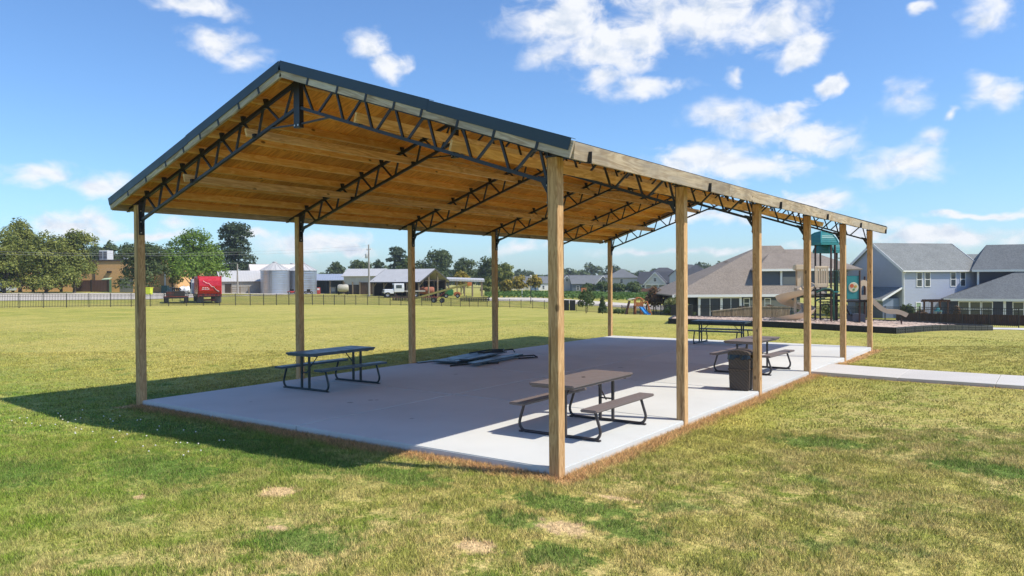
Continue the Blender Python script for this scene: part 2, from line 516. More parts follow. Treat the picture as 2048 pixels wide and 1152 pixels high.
def lawn_color(t):
    g = t.node('ShaderNodeNewGeometry').outputs['Position']
    sp = t.node('ShaderNodeSeparateXYZ'); t.l.new(g, sp.inputs[0])
    px, py = sp.outputs[0], sp.outputs[1]
    flat = t.node('ShaderNodeCombineXYZ'); t.l.new(px, flat.inputs[0]); t.l.new(py, flat.inputs[1])
    f = flat.outputs[0]
    n1 = t.noise(f, 0.32, 5.0, 0.6)
    n2 = t.noise(f, 1.7, 5.0, 0.62)
    n3 = t.noise(f, 7.0, 4.0, 0.65)
    n4 = t.noise(f, 32.0, 3.0, 0.7)
    nb = t.noise(f, 0.045, 3.0, 0.5)
    # open lawn: yellow-green, drier in drifts
    far = t.mix(t.smooth(n1, 0.35, 0.68), (0.240, 0.258, 0.044), (0.405, 0.350, 0.080))
    far = t.mix(t.smooth(nb, 0.40, 0.62, 0.0, 0.65), far, (0.400, 0.345, 0.095))
    far = t.mix(t.smooth(n2, 0.45, 0.66, 0.0, 0.6), far, (0.215, 0.222, 0.042))
    mow = t.math('PINGPONG', t.math('ADD', t.math('MULTIPLY', t.math('ADD', px, t.math('MULTIPLY', py, 0.45)), 0.55), t.math('MULTIPLY', n1, 0.6)), 1.0)
    far = t.mix(t.smooth(mow, 0.35, 0.65, 0.0, 0.16), far, (0.43, 0.36, 0.115))
    # patchy front: green with tan thatch showing through
    n5 = t.noise(f, 20.0, 4.0, 0.75)
    pat = t.math('ADD', t.math('MULTIPLY', n2, 0.42), t.math('ADD', t.math('MULTIPLY', n3, 0.30), t.math('MULTIPLY', n5, 0.28)))
    near = t.mix(t.smooth(pat, 0.445, 0.555), (0.175, 0.230, 0.034), (0.500, 0.395, 0.165))
    near = t.mix(t.smooth(n1, 0.42, 0.6, 0.0, 0.55), near, (0.385, 0.335, 0.090))
    lush = t.math('MULTIPLY', t.smooth(t.math('ADD', px, t.math('MULTIPLY', n1, 3.0)), -4.0, 2.5, 0.9, 0.0), t.smooth(t.noise(f, 2.6, 5.0, 0.65), 0.38, 0.66, 1.0, 0.52))
    near = t.mix(lush, near, (0.135, 0.222, 0.022))
    front = t.smooth(t.math('ADD', py, t.math('MULTIPLY', n1, 3.0)), -1.0, 6.0, 1.0, 0.0)
    right = t.math('MULTIPLY', t.smooth(px, 0.0, 2.5), t.smooth(py, 4.0, 16.0, 0.75, 0.0))
    col = t.mix(t.math('MAXIMUM', front, right), far, near)
    wob = t.math('MULTIPLY', t.math('SUBTRACT', n2, 0.5), 1.5)
    def spots(lst, soft):
        out = None
        for (x, y, a, b) in lst:
            q = t.vmath('SUBTRACT', f, (x, y, 0))
            q = t.vmath('MULTIPLY', q, (1 / a, 1 / b, 0))
            q = t.vmath('LENGTH', q)
            out = q if out is None else t.math('MINIMUM', out, q)
        out = t.math('ADD', out, t.math('MULTIPLY', t.math('SUBTRACT', n3, 0.5), 3.0))
        return t.smooth(t.math('ADD', out, wob), 1.0 - soft, 1.0 + soft, 1.0, 0.0)
    clv = t.math('MAXIMUM', spots(CLOVER, 0.35), t.math('MULTIPLY', t.smooth(t.noise(f, 0.9, 4.0, 0.6), 0.60, 0.68), t.smooth(py, 4.0, 7.0, 0.85, 0.0)))
    col = t.mix(t.math('MULTIPLY', clv, 0.85), col, (0.105, 0.180, 0.030))
    col = t.mix(t.math('MULTIPLY', spots(DIRT, 0.3), 0.95), col, (0.56, 0.40, 0.21))
    # strip of sprayed, dead grass round the concrete
    ds = box_dist(t, px, py, SLAB)
    ds = t.math('ADD', ds, t.math('MULTIPLY', t.math('SUBTRACT', n2, 0.5), 0.55))
    ds = t.math('ADD', ds, t.math('MULTIPLY', t.math('SUBTRACT', n3, 0.5), 0.25))
    dead = t.smooth(ds, 0.16, 0.36, 1.0, 0.0)
    dp = box_dist(t, px, py, (0.05, 40.0, PATHY[0], PATHY[1]))
    dp = t.math('ADD', dp, t.math('MULTIPLY', t.math('SUBTRACT', n3, 0.5), 0.3))
    dead = t.math('MAXIMUM', dead, t.smooth(dp, 0.03, 0.13, 0.9, 0.0))
    dc = t.mix(n3, (0.40, 0.21, 0.09), (0.56, 0.36, 0.17))
    col = t.mix(t.math('MULTIPLY', dead, 0.94), col, dc)
    hv = t.node('ShaderNodeHueSaturation')
    t.l.new(t.smooth(n5, 0.34, 0.66, 0.82, 1.46), hv.inputs['Value']); t.l.new(col, hv.inputs['Color'])
    return hv.outputs[0], n3, n4

def lawn_mat(name, blades):
    m, t, b = mat_base(name, 0.8 if not blades else 0.6, 0.15)
    col, n3, n4 = lawn_color(t)
    if blades:
        isl = t.node('ShaderNodeNewGeometry').outputs['Random Per Island']
        hs = t.node('ShaderNodeHueSaturation')
        t.l.new(t.smooth(isl, 0.0, 1.0, 0.62, 1.85), hs.inputs['Value'])
        t.l.new(t.smooth(t.math('FRACT', t.math('MULTIPLY', isl, 17.3)), 0, 1, 0.488, 0.512), hs.inputs['Hue'])
        t.l.new(col, hs.inputs['Color'])
        dry = t.math('GREATER_THAN', t.math('FRACT', t.math('MULTIPLY', isl, 91.7)), 0.86)
        col = t.mix(t.math('MULTIPLY', dry, 0.6), hs.outputs[0], (0.46, 0.38, 0.17))
        t.l.new(col, b.inputs['Base Color'])
        gn = t.node('ShaderNodeNewGeometry').outputs['Normal']
        nn = t.vmath('NORMALIZE', t.vmath('ADD', t.vmath('MULTIPLY', gn, (0.5, 0.5, 0.5)), (0, 0, 0.8)))
        t.l.new(nn, b.inputs['Normal'])
        tr = t.node('ShaderNodeBsdfTranslucent'); t.l.new(col, tr.inputs['Color'])
        mx = t.node('ShaderNodeMixShader'); mx.inputs[0].default_value = 0.22
        t.l.new(b.outputs[0], mx.inputs[1]); t.l.new(tr.outputs[0], mx.inputs[2])
        t.l.new(mx.outputs[0], t.n['Material Output'].inputs['Surface'])
    else:
        d = t.math('MULTIPLY', t.math('ADD', n4, n3), 0.5)
        hs = t.node('ShaderNodeHueSaturation')
        t.l.new(t.smooth(d, 0.32, 0.68, 0.70, 1.26), hs.inputs['Value']); t.l.new(col, hs.inputs['Color'])
        t.l.new(hs.outputs[0], b.inputs['Base Color'])
        bump(t, b, t.math('ADD', n4, n3), 0.55, 0.05)
    return m
M_LAWN = lawn_mat('lawn_ground', False)
M_BLADE = lawn_mat('lawn_blades', True)

def stretched(c, near, far, n):
    k = np.linspace(-1, 1, n)
    s = np.sinh(k * 5.2) / np.sinh(5.2)
    return c + s * far + k * near
gx = stretched(-12.0, 55.0, 2600.0, 190); gy = stretched(18.0, 55.0, 2600.0, 190)
GX, GY = np.meshgrid(gx, gy, indexing='ij')
GZ = gzn(GX, GY)
me = bpy.data.meshes.new('ground')
nx, ny = GX.shape
idx = np.arange(nx * ny).reshape(nx, ny)
faces = np.stack([idx[:-1, :-1], idx[1:, :-1], idx[1:, 1:], idx[:-1, 1:]], -1).reshape(-1, 4)
me.from_pydata(np.stack([GX, GY, GZ], -1).reshape(-1, 3).tolist(), [], faces.tolist())
me.polygons.foreach_set('use_smooth', [True] * len(me.polygons))
structure(place('ground', me, M_LAWN))

# ------------------------------------------------------------------ slab and walkway
slab_root = holder('pavilion_slab', None); structure(slab_root)
pm = {}
ysp = [SLAB[2], 3.70, 7.36, 11.02, 14.68, SLAB[3]]; xsp = [SLAB[0], -4.66, SLAB[1]]
for i in range(2):
    for j in range(5):
        x0, x1, y0, y1 = xsp[i], xsp[i + 1], ysp[j], ysp[j + 1]
        g = 0.007
        MB().box(x0 + g * i, x1 - g * (1 - i), y0 + g * (j > 0), y1 - g * (j < 4), -0.22, 0.0).build('slab_panel', M_CONC, slab_root, bevel=0.012, seg=2)
MB().box(SLAB[0] + .1, SLAB[1] - .1, SLAB[2] + .1, SLAB[3] - .1, -0.28, -0.12).build('slab_base', M_CONC, slab_root)
path_root = holder('walkway', None); structure(path_root)
# the walk leaves the slab and crosses the lawn towards the playground houses
px0 = SLAB[1] + 0.006
for k in range(9):
    xa, xb = px0 + k * 1.83, px0 + (k + 1) * 1.83 - 0.008
    za, zb = gz(xa, 12) + 0.075, gz(xb, 12) + 0.075
    if k == 0: za = -0.012
    v = []
    for (x, z) in ((xa, za), (xb, zb)):
        for y in PATHY: v += [(x, y, z), (x, y, z - 0.2)]
    MB().add(v, [(0, 4, 6, 2), (1, 3, 7, 5), (0, 1, 5, 4), (2, 6, 7, 3), (0, 2, 3, 1), (4, 5, 7, 6)]).build('walkway_panel', M_PATH, path_root, bevel=0.006)

# ------------------------------------------------------------------ grass blades (one mass, uncountable)
rng = np.random.default_rng(11)
def blades(n, d0, d1, h, w, umin=-40, umax=2090):
    # points spread evenly over ground area inside the view wedge
    d = np.sqrt(rng.random(n) * (d1 * d1 - d0 * d0) + d0 * d0)
    u = umin + rng.random(n) * (umax - umin)
    k = (u - 1024) / FPX
    fwh = np.array([math.sin(YAW), math.cos(YAW)])
    X = CAM[0] + d * (fwh[0] + k * RT[0]); Y = CAM[1] + d * (fwh[1] + k * RT[1])
    keep = ~((X > SLAB[0] - .01) & (X < SLAB[1] + .01) & (Y > SLAB[2] - .01) & (Y < SLAB[3] + .01))
    keep &= ~((X > 0) & (Y > PATHY[0] - .01) & (Y < PATHY[1] + .01))
    keep &= ~((X > 3.0) & (np.abs(Y) < 0))
    for (cx, cy, a, b) in DIRT:
        rr = ((X - cx) / a) ** 2 + ((Y - cy) / b) ** 2
        keep &= ~((rr < 1.1) & (rng.random(n) < 0.85))
    # tufted density: thinner where the thatch shows
    cl = np.sin(X * 5.1 + 2 * np.sin(Y * 2.3)) * np.sin(Y * 4.3 + 1.7 * np.sin(X * 3.1)) + 0.6 * np.sin(X * 13 + Y * 9) * np.sin(Y * 11 - X * 4)
    keep &= rng.random(n) < np.clip(0.62 + 0.38 * cl, 0.15, 1)
    if d1 > 30: keep &= rng.random(n) < np.clip((d1 - d) / (d1 - d0), 0, 1) ** 1.3
    X, Y, d, cl = X[keep], Y[keep], d[keep], cl[keep]
    m = len(X)
    Z = gzn(X, Y) if d1 > 16 else np.full(m, _base)
    hh = h * (0.45 + 0.75 * rng.random(m)) * (1 + 0.25 * np.clip(cl, -1, 1))
    ww = w * (0.7 + 0.6 * rng.random(m))
    th = rng.random(m) * 2 * np.pi; ph = rng.random(m) * 2 * np.pi
    lean = 0.25 + 0.75 * rng.random(m)
    dx, dy = np.cos(th) * ww / 2, np.sin(th) * ww / 2
    lx, ly = np.cos(ph) * hh * lean, np.sin(ph) * hh * lean
    v = np.empty((m, 3, 3))
    v[:, 0] = np.stack([X - dx, Y - dy, Z - .005], -1); v[:, 1] = np.stack([X + dx, Y + dy, Z - .005], -1)
    v[:, 2] = np.stack([X + lx, Y + ly, Z + hh], -1)
    return v.reshape(-1, 3)
V = np.concatenate([blades(950000, 5.2, 11.5, 0.034, 0.0062), blades(480000, 11.2, 25.0, 0.032, 0.014), blades(220000, 23.0, 48.0, 0.026, 0.026)])
def straw(n):
    # longer dead stalks along the sprayed strip beside the slab
    side = rng.random(n)
    off = np.abs(rng.normal(size=n)) * .16 + .01
    X = np.where(side < .45, SLAB[0] + rng.random(n) * (SLAB[1] - SLAB[0]), SLAB[1] + off)
    Y = np.where(side < .45, SLAB[2] - off, SLAB[2] + rng.random(n) * 14.0)
    h = .03 + .05 * rng.random(n); a = rng.random(n) * 6.28; b = rng.random(n) * 6.28
    w = .0035
    v = np.empty((n, 3, 3))
    v[:, 0] = np.stack([X - w * np.cos(a), Y - w * np.sin(a), np.full(n, _base)], -1)
    v[:, 1] = np.stack([X + w * np.cos(a), Y + w * np.sin(a), np.full(n, _base)], -1)
    L = h * (.4 + 1.2 * rng.random(n))
    v[:, 2] = np.stack([np.maximum(X + L * np.cos(b), np.where(side < .45, -99, SLAB[1] + .002)), np.minimum(Y + L * np.sin(b), np.where(side < .45, SLAB[2] - .002, 99)), _base + h], -1)
    return v.reshape(-1, 3)
V = np.concatenate([V, blades(26000, 5.2, 12.0, 0.075, 0.006), straw(42000)])
me = bpy.data.meshes.new('grass')
nv = len(V)
me.vertices.add(nv); me.vertices.foreach_set('co', V.ravel())
me.loops.add(nv); me.loops.foreach_set('vertex_index', np.arange(nv, dtype=np.int32))
me.polygons.add(nv // 3); me.polygons.foreach_set('loop_start', np.arange(0, nv, 3, dtype=np.int32))
me.update(calc_edges=True)
stuff(place('grass', me, M_BLADE), 'short mown lawn grass, green with dry tan patches', 'grass')

# ------------------------------------------------------------------ pavilion
RX = -4.55                      # ridge line
SL = 0.337                      # roof slope
CA = math.atan(SL)
BAY = 3.66
Y0R, Y1R = -0.29, 18.60         # roof front and back
DE = 4.95                       # ridge to fascia, level distance
def zroof(d): return 5.385 - SL * d     # top of the plywood
pav = thing('picnic_pavilion', 'open timber-post picnic pavilion with dark steel trusses and gabled plywood roof', 'pavilion', (RX, 0, 0))

# posts
mb = MB().box(-.069, .069, -.069, .069, -0.6, 3.615)
post_mesh = mb.mesh('post', 0.006)
post_lean = random.Random(3)
for sx in (1, -1):
    for i in range(6):
        place('post', post_mesh, M_POST, pav, (sx * 4.55, i * BAY, 0), (0, 0, 0))

# one truss (built once, copied five times)
def zt(d): return 5.197 - SL * d        # top chord centre line
def zb(d): return 4.812 - 0.331 * d     # bottom chord centre line
def build_truss(y):
    t = holder('truss', pav, (0, y, 0))
    for s in (1, -1):
        MB().bar((s * 0.03, 0, zt(.03)), (s * 4.86, 0, zt(4.86)), 0.055, 0.05).build('top_chord', M_STEEL, t)
        MB().bar((s * 0.05, 0, zb(.05)), (s * 4.44, 0, zb(4.44)), 0.05, 0.045).build('bottom_chord', M_STEEL, t)
        tops = [0.80 + 0.583 * k for k in range(7)]
        bots = [0.40] + [x + 0.215 for x in tops]
        MB().bar((s * 0.10, 0, zt(.10)), (s * 0.33, 0, zb(.33)), 0.03, 0.03).build('web', M_STEEL, t)
        for k, d in enumerate(tops):
            MB().bar((s * (d - .04), 0, zt(d)), (s * (bots[k] + .045), 0, zb(bots[k] + .045)), 0.03, 0.03).build('web', M_STEEL, t)
            b2 = min(bots[k + 1] - .035, 4.44)
            MB().bar((s * (d + .04), 0, zt(d)), (s * b2, 0, zb(b2)), 0.03, 0.03).build('web', M_STEEL, t)
            MB().box(s * d - .05, s * d + .05, -.030, .030, zt(d) - .03, zt(d) + .115).build('purlin_clip', M_STEEL, t)
        # seat on the post, side plate, gusset
        MB().box(s * 4.55 - .10, s * 4.55 + .10, -.072, .072, 3.617, 3.632).box(s * 4.55 - .07, s * 4.55 + .07, -.012, .012, 3.632, zt(4.55) - .02).build('post_seat', M_STEEL, t)
        xs = s * (4.55 - .069 - .009)
        MB().box(xs - .008, xs + .0085, -.05, .05, 3.06, 3.70).build('side_plate', M_STEEL, t)
        p = [(s * 4.462, 3.38), (s * 4.462, 3.16), (s * 4.30, 3.43)]
        if s < 0: p = p[::-1]
        MB().prism(p, -.006, .006).build('gusset', M_STEEL, t)
        for zz in (3.10, 3.30, 3.50):
            MB().tube([(xs - s * .004, -.02, zz), (xs - s * .03, -.02, zz)], .011, 6).build('bolt', M_BOLT, t)
        MB().bar((s * 0.07, 0, 4.555), (s * 0.69, 0, zb(.69) - .012), 0.035, 0.022).build('king_tie', M_STEEL, t)
    MB().box(-.066, .066, -.04, .04, 4.50, 5.205).build('king_post', M_STEEL, t)
    for sx in (-1, 1):
        MB().tube([(sx * .04, -.036, 4.535), (sx * .04, -.05, 4.535)], .014, 6).build('bolt', M_BOLT, t)
    return t
truss0 = build_truss(0.0)
for i in range(1, 6):
    c = copy_tree(truss0, pav); c.location = (0, i * BAY, 0)

# purlins, in lengths that butt over the trusses
segs = [(Y0R + .045, BAY * 2 - .002), (BAY * 2 + .002, BAY * 4 - .002), (BAY * 4 + .002, Y1R - .045)]
rows = [0.13] + [0.80 + 0.583 * k for k in range(7)] + [4.72]
pur_mesh = [MB().box(-.019, .019, a, b, -.07, .07).mesh('purlin', 0.003) for a, b in segs]
for s in (1, -1):
    for d in rows:
        for me_ in pur_mesh:
            place('purlin', me_, M_PURLIN, pav, (s * (d + 0.03), rnd.uniform(-.001, .001), zroof(d + .03) - .0135 - .0755), (0, s * CA, 0))
# boards laid along the bottom chords
br_mesh = [MB().box(-.019, .019, a, b, -.07, .07).mesh('lateral_board', 0.003) for a, b in [(-.13, 7.30), (7.305, 14.62), (14.625, 18.62)]]
for s, ds_ in ((1, (1.36, 3.08)), (-1, (1.12, 2.86))):
    for d in ds_:
        for me_ in br_mesh:
            place('lateral_board', me_, M_BRACEW, pav, (s * d, 0, zb(d) + .025 + .078), (0, s * CA * .9, 0))
        for i in range(6):
            MB().box(s * (d - .06) - .03, s * (d - .06) + .03, i * BAY - .035, i * BAY + .035, zb(d) + .02, zb(d) + .09).build('board_clip', M_STEEL, pav)

# plywood sheets, long side up the slope
sheet_len = (DE - .02) / math.cos(CA)
nsy = 15
wy = (Y1R - Y0R - .05) / nsy
for s in (1, -1):
    for j in range(nsy):
        cuts = [0.0, 2.44, 4.88, sheet_len] if j % 2 else [0.0, 1.22, 3.66, sheet_len]
        for a, b in zip(cuts[:-1], cuts[1:]):
            mbp = MB().box(-(b - a) / 2 + .0015, (b - a) / 2 - .0015, -wy / 2 + .0015, wy / 2 - .0015, -.006, .006)
            dm = (a + b) / 2 * math.cos(CA)
            mbp.build('plywood_sheet', M_PLY, pav, loc=(s * (dm + .01), Y0R + .025 + wy * (j + .5), zroof(dm + .01) - .0065), rot=(0, s * CA, 0))

# shingle courses above the plywood
for s in (1, -1):
    nc = 36
    run = sheet_len + .05
    for k in range(nc):
        a = k * run / nc
        dm = (a + run / nc / 2) * math.cos(CA)
        e = run / nc
        m2 = MB()
        v = [(-e / 2 - .01, 0, .0), (e / 2, 0, .012), (e / 2, 0, .003), (-e / 2 - .01, 0, -.001)]
        n = 24
        ys = [Y0R - .012 + (Y1R - Y0R + .03) * q / n for q in range(n + 1)]
        for q in range(n):
            jit = rnd.uniform(0, .012)
            poly = [(v[0][0], v[0][2]), (v[1][0] + jit, v[1][2]), (v[2][0] + jit, v[2][2]), (v[3][0], v[3][2])]
            m2.prism(poly, ys[q], ys[q + 1] - .003)
        o = m2.build('shingle_course', M_SHINGLE, pav, loc=(s * dm, 0, zroof(dm) + .004), rot=(0, s * CA, 0) if s > 0 else (0, 0, math.pi))
        if s < 0:
            o.rotation_euler = Euler((0, CA, math.pi), 'XYZ'); o.location.y = Y0R + Y1R + 0.006
        o['kind'] = 'stuff'
MB().plate([(-.15, Y0R - .03, zroof(.15) + .03), (0, Y0R - .03, zroof(0) + .034), (0, Y1R + .03, zroof(0) + .034), (-.15, Y1R + .03, zroof(.15) + .03)], .01).plate([(0, Y0R - .03, zroof(0) + .034), (.15, Y0R - .03, zroof(.15) + .03), (.15, Y1R + .03, zroof(.15) + .03), (0, Y1R + .03, zroof(0) + .034)], .01).build('ridge_cap', M_SHINGLE, pav)

# eave fascia boards with the trusses' strap ends on them
fl = [(Y0R, 4.6), (4.604, 11.4), (11.404, Y1R - .12)]
for s in (1, -1):
    for a, b in fl:
        MB().box(-.019, .019, a, b, -.095, .095).build('fascia_board', M_FASCIA, pav, bevel=.003, loc=(s * (DE + .012), 0, zroof(DE) - .098), rot=(0, s * CA * .35, 0))
    for i in range(6):
        yy = i * BAY + .02
        MB().bar((s * 4.84, yy, zt(4.86) - .01), (s * (DE + .035), yy, zt(4.95) - .01), .05, .02).bar((s * (DE + .046), yy, zt(4.95) - .02), (s * (DE + .052), yy, zroof(DE) - .075), .05, .006).build('fascia_strap', M_STEEL, pav)

# rake boards in short lengths, metal trim over them
for yy, sg in ((Y0R - .021, -1), (Y1R + .021, 1)):
    for s in (1, -1):
        n = 9
        L = (DE + .02) / math.cos(CA)
        rr = random.Random(5 + s)
        e = 0.0
        while e < L - .01:
            step = min(rr.uniform(.50, .68), L - e)
            if L - e - step < .25: step = L - e
            dm = (e + step / 2) * math.cos(CA)
            MB().box(-step / 2 + .004, step / 2 - .004, -.019, .019, -.098, .098).build('rake_board', M_RAKE, pav, bevel=.002, loc=(s * dm, yy, zroof(dm) - .088), rot=(0, s * CA, 0))
            dd = (e + step) * math.cos(CA)
            if e + step < L - .1:
                MB().box(-.018, .018, -.0035, .0035, -.05, .05).build('rake_strap', M_STEEL, pav, loc=(s * dd, yy + sg * .0235, zroof(dd) - .142), rot=(0, s * CA, 0))
            e += step
        cuts = [0, 2.55, L] if s < 0 else [0, 3.05, L - .02]
        for a, b in zip(cuts[:-1], cuts[1:]):
            dm = (a + b) / 2 * math.cos(CA)
            hb = .068
            MB().box(-(b - a) / 2 - .01, (b - a) / 2, -.003, .003, -hb, hb).box(-(b - a) / 2 - .01, (b - a) / 2, (-.003 if sg < 0 else -.09), (.09 if sg < 0 else .003), hb - .002, hb + .004).build('rake_trim', M_TRIM, pav, loc=(s * dm, yy + sg * .029, zroof(dm) - .034 + .012 * (a == 0)), rot=(0, s * CA, 0))

# ------------------------------------------------------------------ picnic tables
def table_mats(kind):
    if kind == 'brown':
        return plain('brown_grey_plastic', (0.165, 0.135, 0.130), 0.55, 0.4, 0, 0.12, 5.0, 0.15), plain('bronze_tube', (0.050, 0.040, 0.040), 0.45, 0.5, 0, 0.15)
    return plain('dark_green_plastic', (0.050, 0.085, 0.115), 0.42, 0.5, 0, 0.12, 5.0, 0.1), plain('dark_green_tube', (0.012, 0.028, 0.032), 0.4, 0.5, 0, 0.15)
def leg_path(s):
    p = [(0, 0, .02), (s * .56, 0, .02)]
    for k in range(1, 9):
        a = k / 8 * R(112)
        p.append((s * (.56 + .10 * math.sin(a)), 0, .02 + .115 * (1 - math.cos(a))))
    p.append((s * .575, 0, .415))
    return p
def picnic_table(kind, label, loc, rotz, slots=False):
    top, tub = table_mats(kind)
    t = thing('picnic_table', label, 'picnic table', loc, rotz, 'picnic tables under the pavilion')
    m = MB()
    m.box(-.363, .363, -.915, .915, .715, .752)
    tb = m.mesh('tabletop', .012, seg=2)
    ttop = place('tabletop', tb, top, t)
    if slots:
        MB().lathe([(.0, .0), (.024, .0), (.024, .004), (.03, .004), (.03, -.01)], 16, (0, 0.0, .7535)).build('umbrella_hole', tub, ttop)
    MB().box(-.34, .34, -.88, .88, .690, .713).build('apron', top, ttop)
    for s in (-1, 1):
        b = MB().box(s * .585 - .125, s * .585 + .125, -.915, .915, .412, .452).build('bench', top, t, bevel=.012, seg=2)
        for e in (-1, 1):
            MB().tube(leg_path(s), .0215, 8, up=(0, 1, 0)).build('bench_leg', tub, t, smooth=True, loc=(0, e * .71, 0))
            MB().bar((s * .11, e * .71, .03), (s * .11, e * .71, .70), .038, .038).build('upright', tub, t)
            MB().bar((s * .66, e * .71, .012), (s * .60, e * .71, .012), .05, .022).build('foot_pad', tub, t)
    for e in (-1, 1):
        MB().tube([(0, e * .70, .33), (0, e * .34, .70)], .011, 6).build('brace', tub, t)
        MB().bar((-.33, e * .71, .685), (.33, e * .71, .685), .04, .02).bar((-.13, e * .71, .35), (.13, e * .71, .35), .03, .02).build('cross_bar', tub, t)
    return t
picnic_table('brown', 'brown-grey plastic picnic table standing half in sun behind the front corner post', (-.935, 2.23, .002), R(0.5), True)
picnic_table('brown', 'brown-grey picnic table beside the dark wicker bin', (-1.10, 10.42, .002), R(-1), True)
picnic_table('green', 'dark green picnic table in shade by the second post along the grass side', (-7.56, 3.24, .002), R(1.5))
picnic_table('green', 'dark green picnic table at the back edge of the slab facing the playground', (-4.35, 17.18, .002), R(92))

# dismantled table lying on the slab
top, tub = table_mats('green')
t = thing('dismantled_picnic_table', 'taken-apart dark green picnic table lying flat on the slab', 'picnic table', (-8.05, 8.7, .0))
def flat(pts, z, th): return MB().plate([(x + 8.05, y - 8.7, z) for x, y in pts], th)
flat([(-8.50, 7.44), (-7.82, 7.62), (-8.35, 10.25), (-9.03, 10.10)], .085, .045).build('tabletop', top, t, bevel=.008)
flat([(-7.375, 7.50), (-7.08, 7.42), (-7.40, 10.02), (-7.66, 9.98)], .10, .04).build('bench', top, t, bevel=.008)
flat([(-7.86, 7.75), (-7.62, 7.85), (-8.02, 10.10), (-8.24, 10.02)], .135, .04).build('bench', top, t, bevel=.008)
flat([(-8.28, 7.75), (-8.06, 7.80), (-8.50, 9.75), (-8.70, 9.70)], .092, .006).build('table_rib', tub, t)
def tb_(p, r=.02): return MB().tube([(x + 8.05, y - 8.7, z) for x, y, z in p], r, 8)
tb_([(-8.75, 9.3, .11), (-8.60, 9.95, .15), (-8.2, 10.2, .17), (-7.95, 9.8, .16), (-8.3, 9.35, .13)]).build('leg_frame', tub, t, smooth=True)
tb_([(-8.45, 9.3, .13), (-8.0, 10.35, .17), (-7.9, 10.3, .10)]).build('leg_frame', tub, t, smooth=True)
tb_([(-7.45, 9.5, .06), (-7.1, 10.1, .07), (-6.95, 10.05, .03), (-7.2, 9.5, .03)]).build('leg_frame', tub, t, smooth=True)
tb_([(-7.7, 7.2, .02), (-7.4, 7.9, .04), (-7.0, 8.3, .03)]).build('leg_frame', tub, t, smooth=True)
flat([(-8.98, 7.35), (-8.84, 7.28), (-8.75, 8.6), (-8.92, 8.62)], .025, .02).build('side_rail', tub, t)

# wicker-look waste bin against the third post on the sunny side
def wicker():
    m, t, b = mat_base('brown_wicker_resin', 0.6, 0.35)
    tc = t.node('ShaderNodeTexCoord').outputs['Object']
    wv = t.node('ShaderNodeTexWave', wave_type='BANDS', bands_direction='Z')
    t.l.new(tc, wv.inputs[0]); wv.inputs['Scale'].default_value = 14.0
    wv2 = t.node('ShaderNodeTexWave', wave_type='BANDS', bands_direction='DIAGONAL')
    t.l.new(tc, wv2.inputs[0]); wv2.inputs['Scale'].default_value = 9.0
    h = t.math('MULTIPLY', wv.outputs['Fac'], wv2.outputs['Fac'])
    t.l.new(t.mix(h, (0.060, 0.046, 0.037), (0.135, 0.105, 0.084)), b.inputs['Base Color'])
    bump(t, b, h, 0.6, 0.01)
    return m
M_WICK = wicker()
t = thing('waste_bin', 'tall dark brown wicker-look waste bin beside the third sunny-side post', 'waste bin', (-.305, 7.30, 0), R(3))
def frust(w0, d0, w1, d1, z0, z1):
    v = [(-w0, -d0, z0), (w0, -d0, z0), (w0, d0, z0), (-w0, d0, z0), (-w1, -d1, z1), (w1, -d1, z1), (w1, d1, z1), (-w1, d1, z1)]
    return MB().add(v, [(0, 3, 2, 1), (4, 5, 6, 7), (0, 1, 5, 4), (1, 2, 6, 5), (2, 3, 7, 6), (3, 0, 4, 7)])
frust(.185, .19, .205, .205, 0.003, .66).build('bin_body', M_WICK, t, bevel=.015, seg=2)
frust(.205, .209, .209, .212, .395, .425).build('bin_band', M_WICK, t, bevel=.005)
bag = plain('black_bin_bag', (0.006, 0.006, 0.007), 0.25, 0.6, 0, .3)
m = MB()
r5 = random.Random(2)
ring = []
for k in range(28):
    a = k / 28 * 2 * math.pi
    c, s_ = math.cos(a), math.sin(a)
    q = max(abs(c), abs(s_))
    ring.append((c / q * .216, s_ / q * .220))
lo = [(x * r5.uniform(.99, 1.06), y * r5.uniform(.99, 1.06), .655 - r5.uniform(0, .06)) for x, y in ring]
hi = [(x * .985, y * .985, .70) for x, y in ring]
m.add(lo + hi, [(k, (k + 1) % 28, 28 + (k + 1) % 28, 28 + k) for k in range(28)])
m.build('bin_bag', bag, t)
lid = MB()
arc = [(-.215, .69)] + [(.215 * math.sin(R(q)), .715 + .075 * math.cos(R(q))) for q in range(-90, 91, 15)] + [(.215, .69)]
lid.prism(arc, -.215, .215)
lid.build('bin_lid', M_WICK, t, bevel=.008)

# clover flowers in the lawn by the edge of the shadow
m = MB()
r6 = random.Random(4)
for k in range(46):
    x, y = r6.uniform(-9.5, -4.5), r6.uniform(-2.2, -.9)
    m.lathe([(0, -.010), (.009, -.004), (.011, .003), (.007, .009), (0, .011)], 6, (x, y, -.055 + r6.uniform(-.01, .01)))
stuff(m.build('clover_flowers', plain('clover_white', (0.75, 0.72, 0.68), .7)), 'scatter of tiny white clover heads in the grass', 'clover')

# ------------------------------------------------------------------ shared frames for what stands beyond the lawn
RZ = -YAW                       # turns local x to the view's sideways, local y to its depth
def root_at(name, label, cat, u, d, turn=0.0, group=None, sink=0.0):
    x, y, z = ground_at(u, d)
    return thing(name, label, cat, (x, y, z - sink), RZ + turn, group)

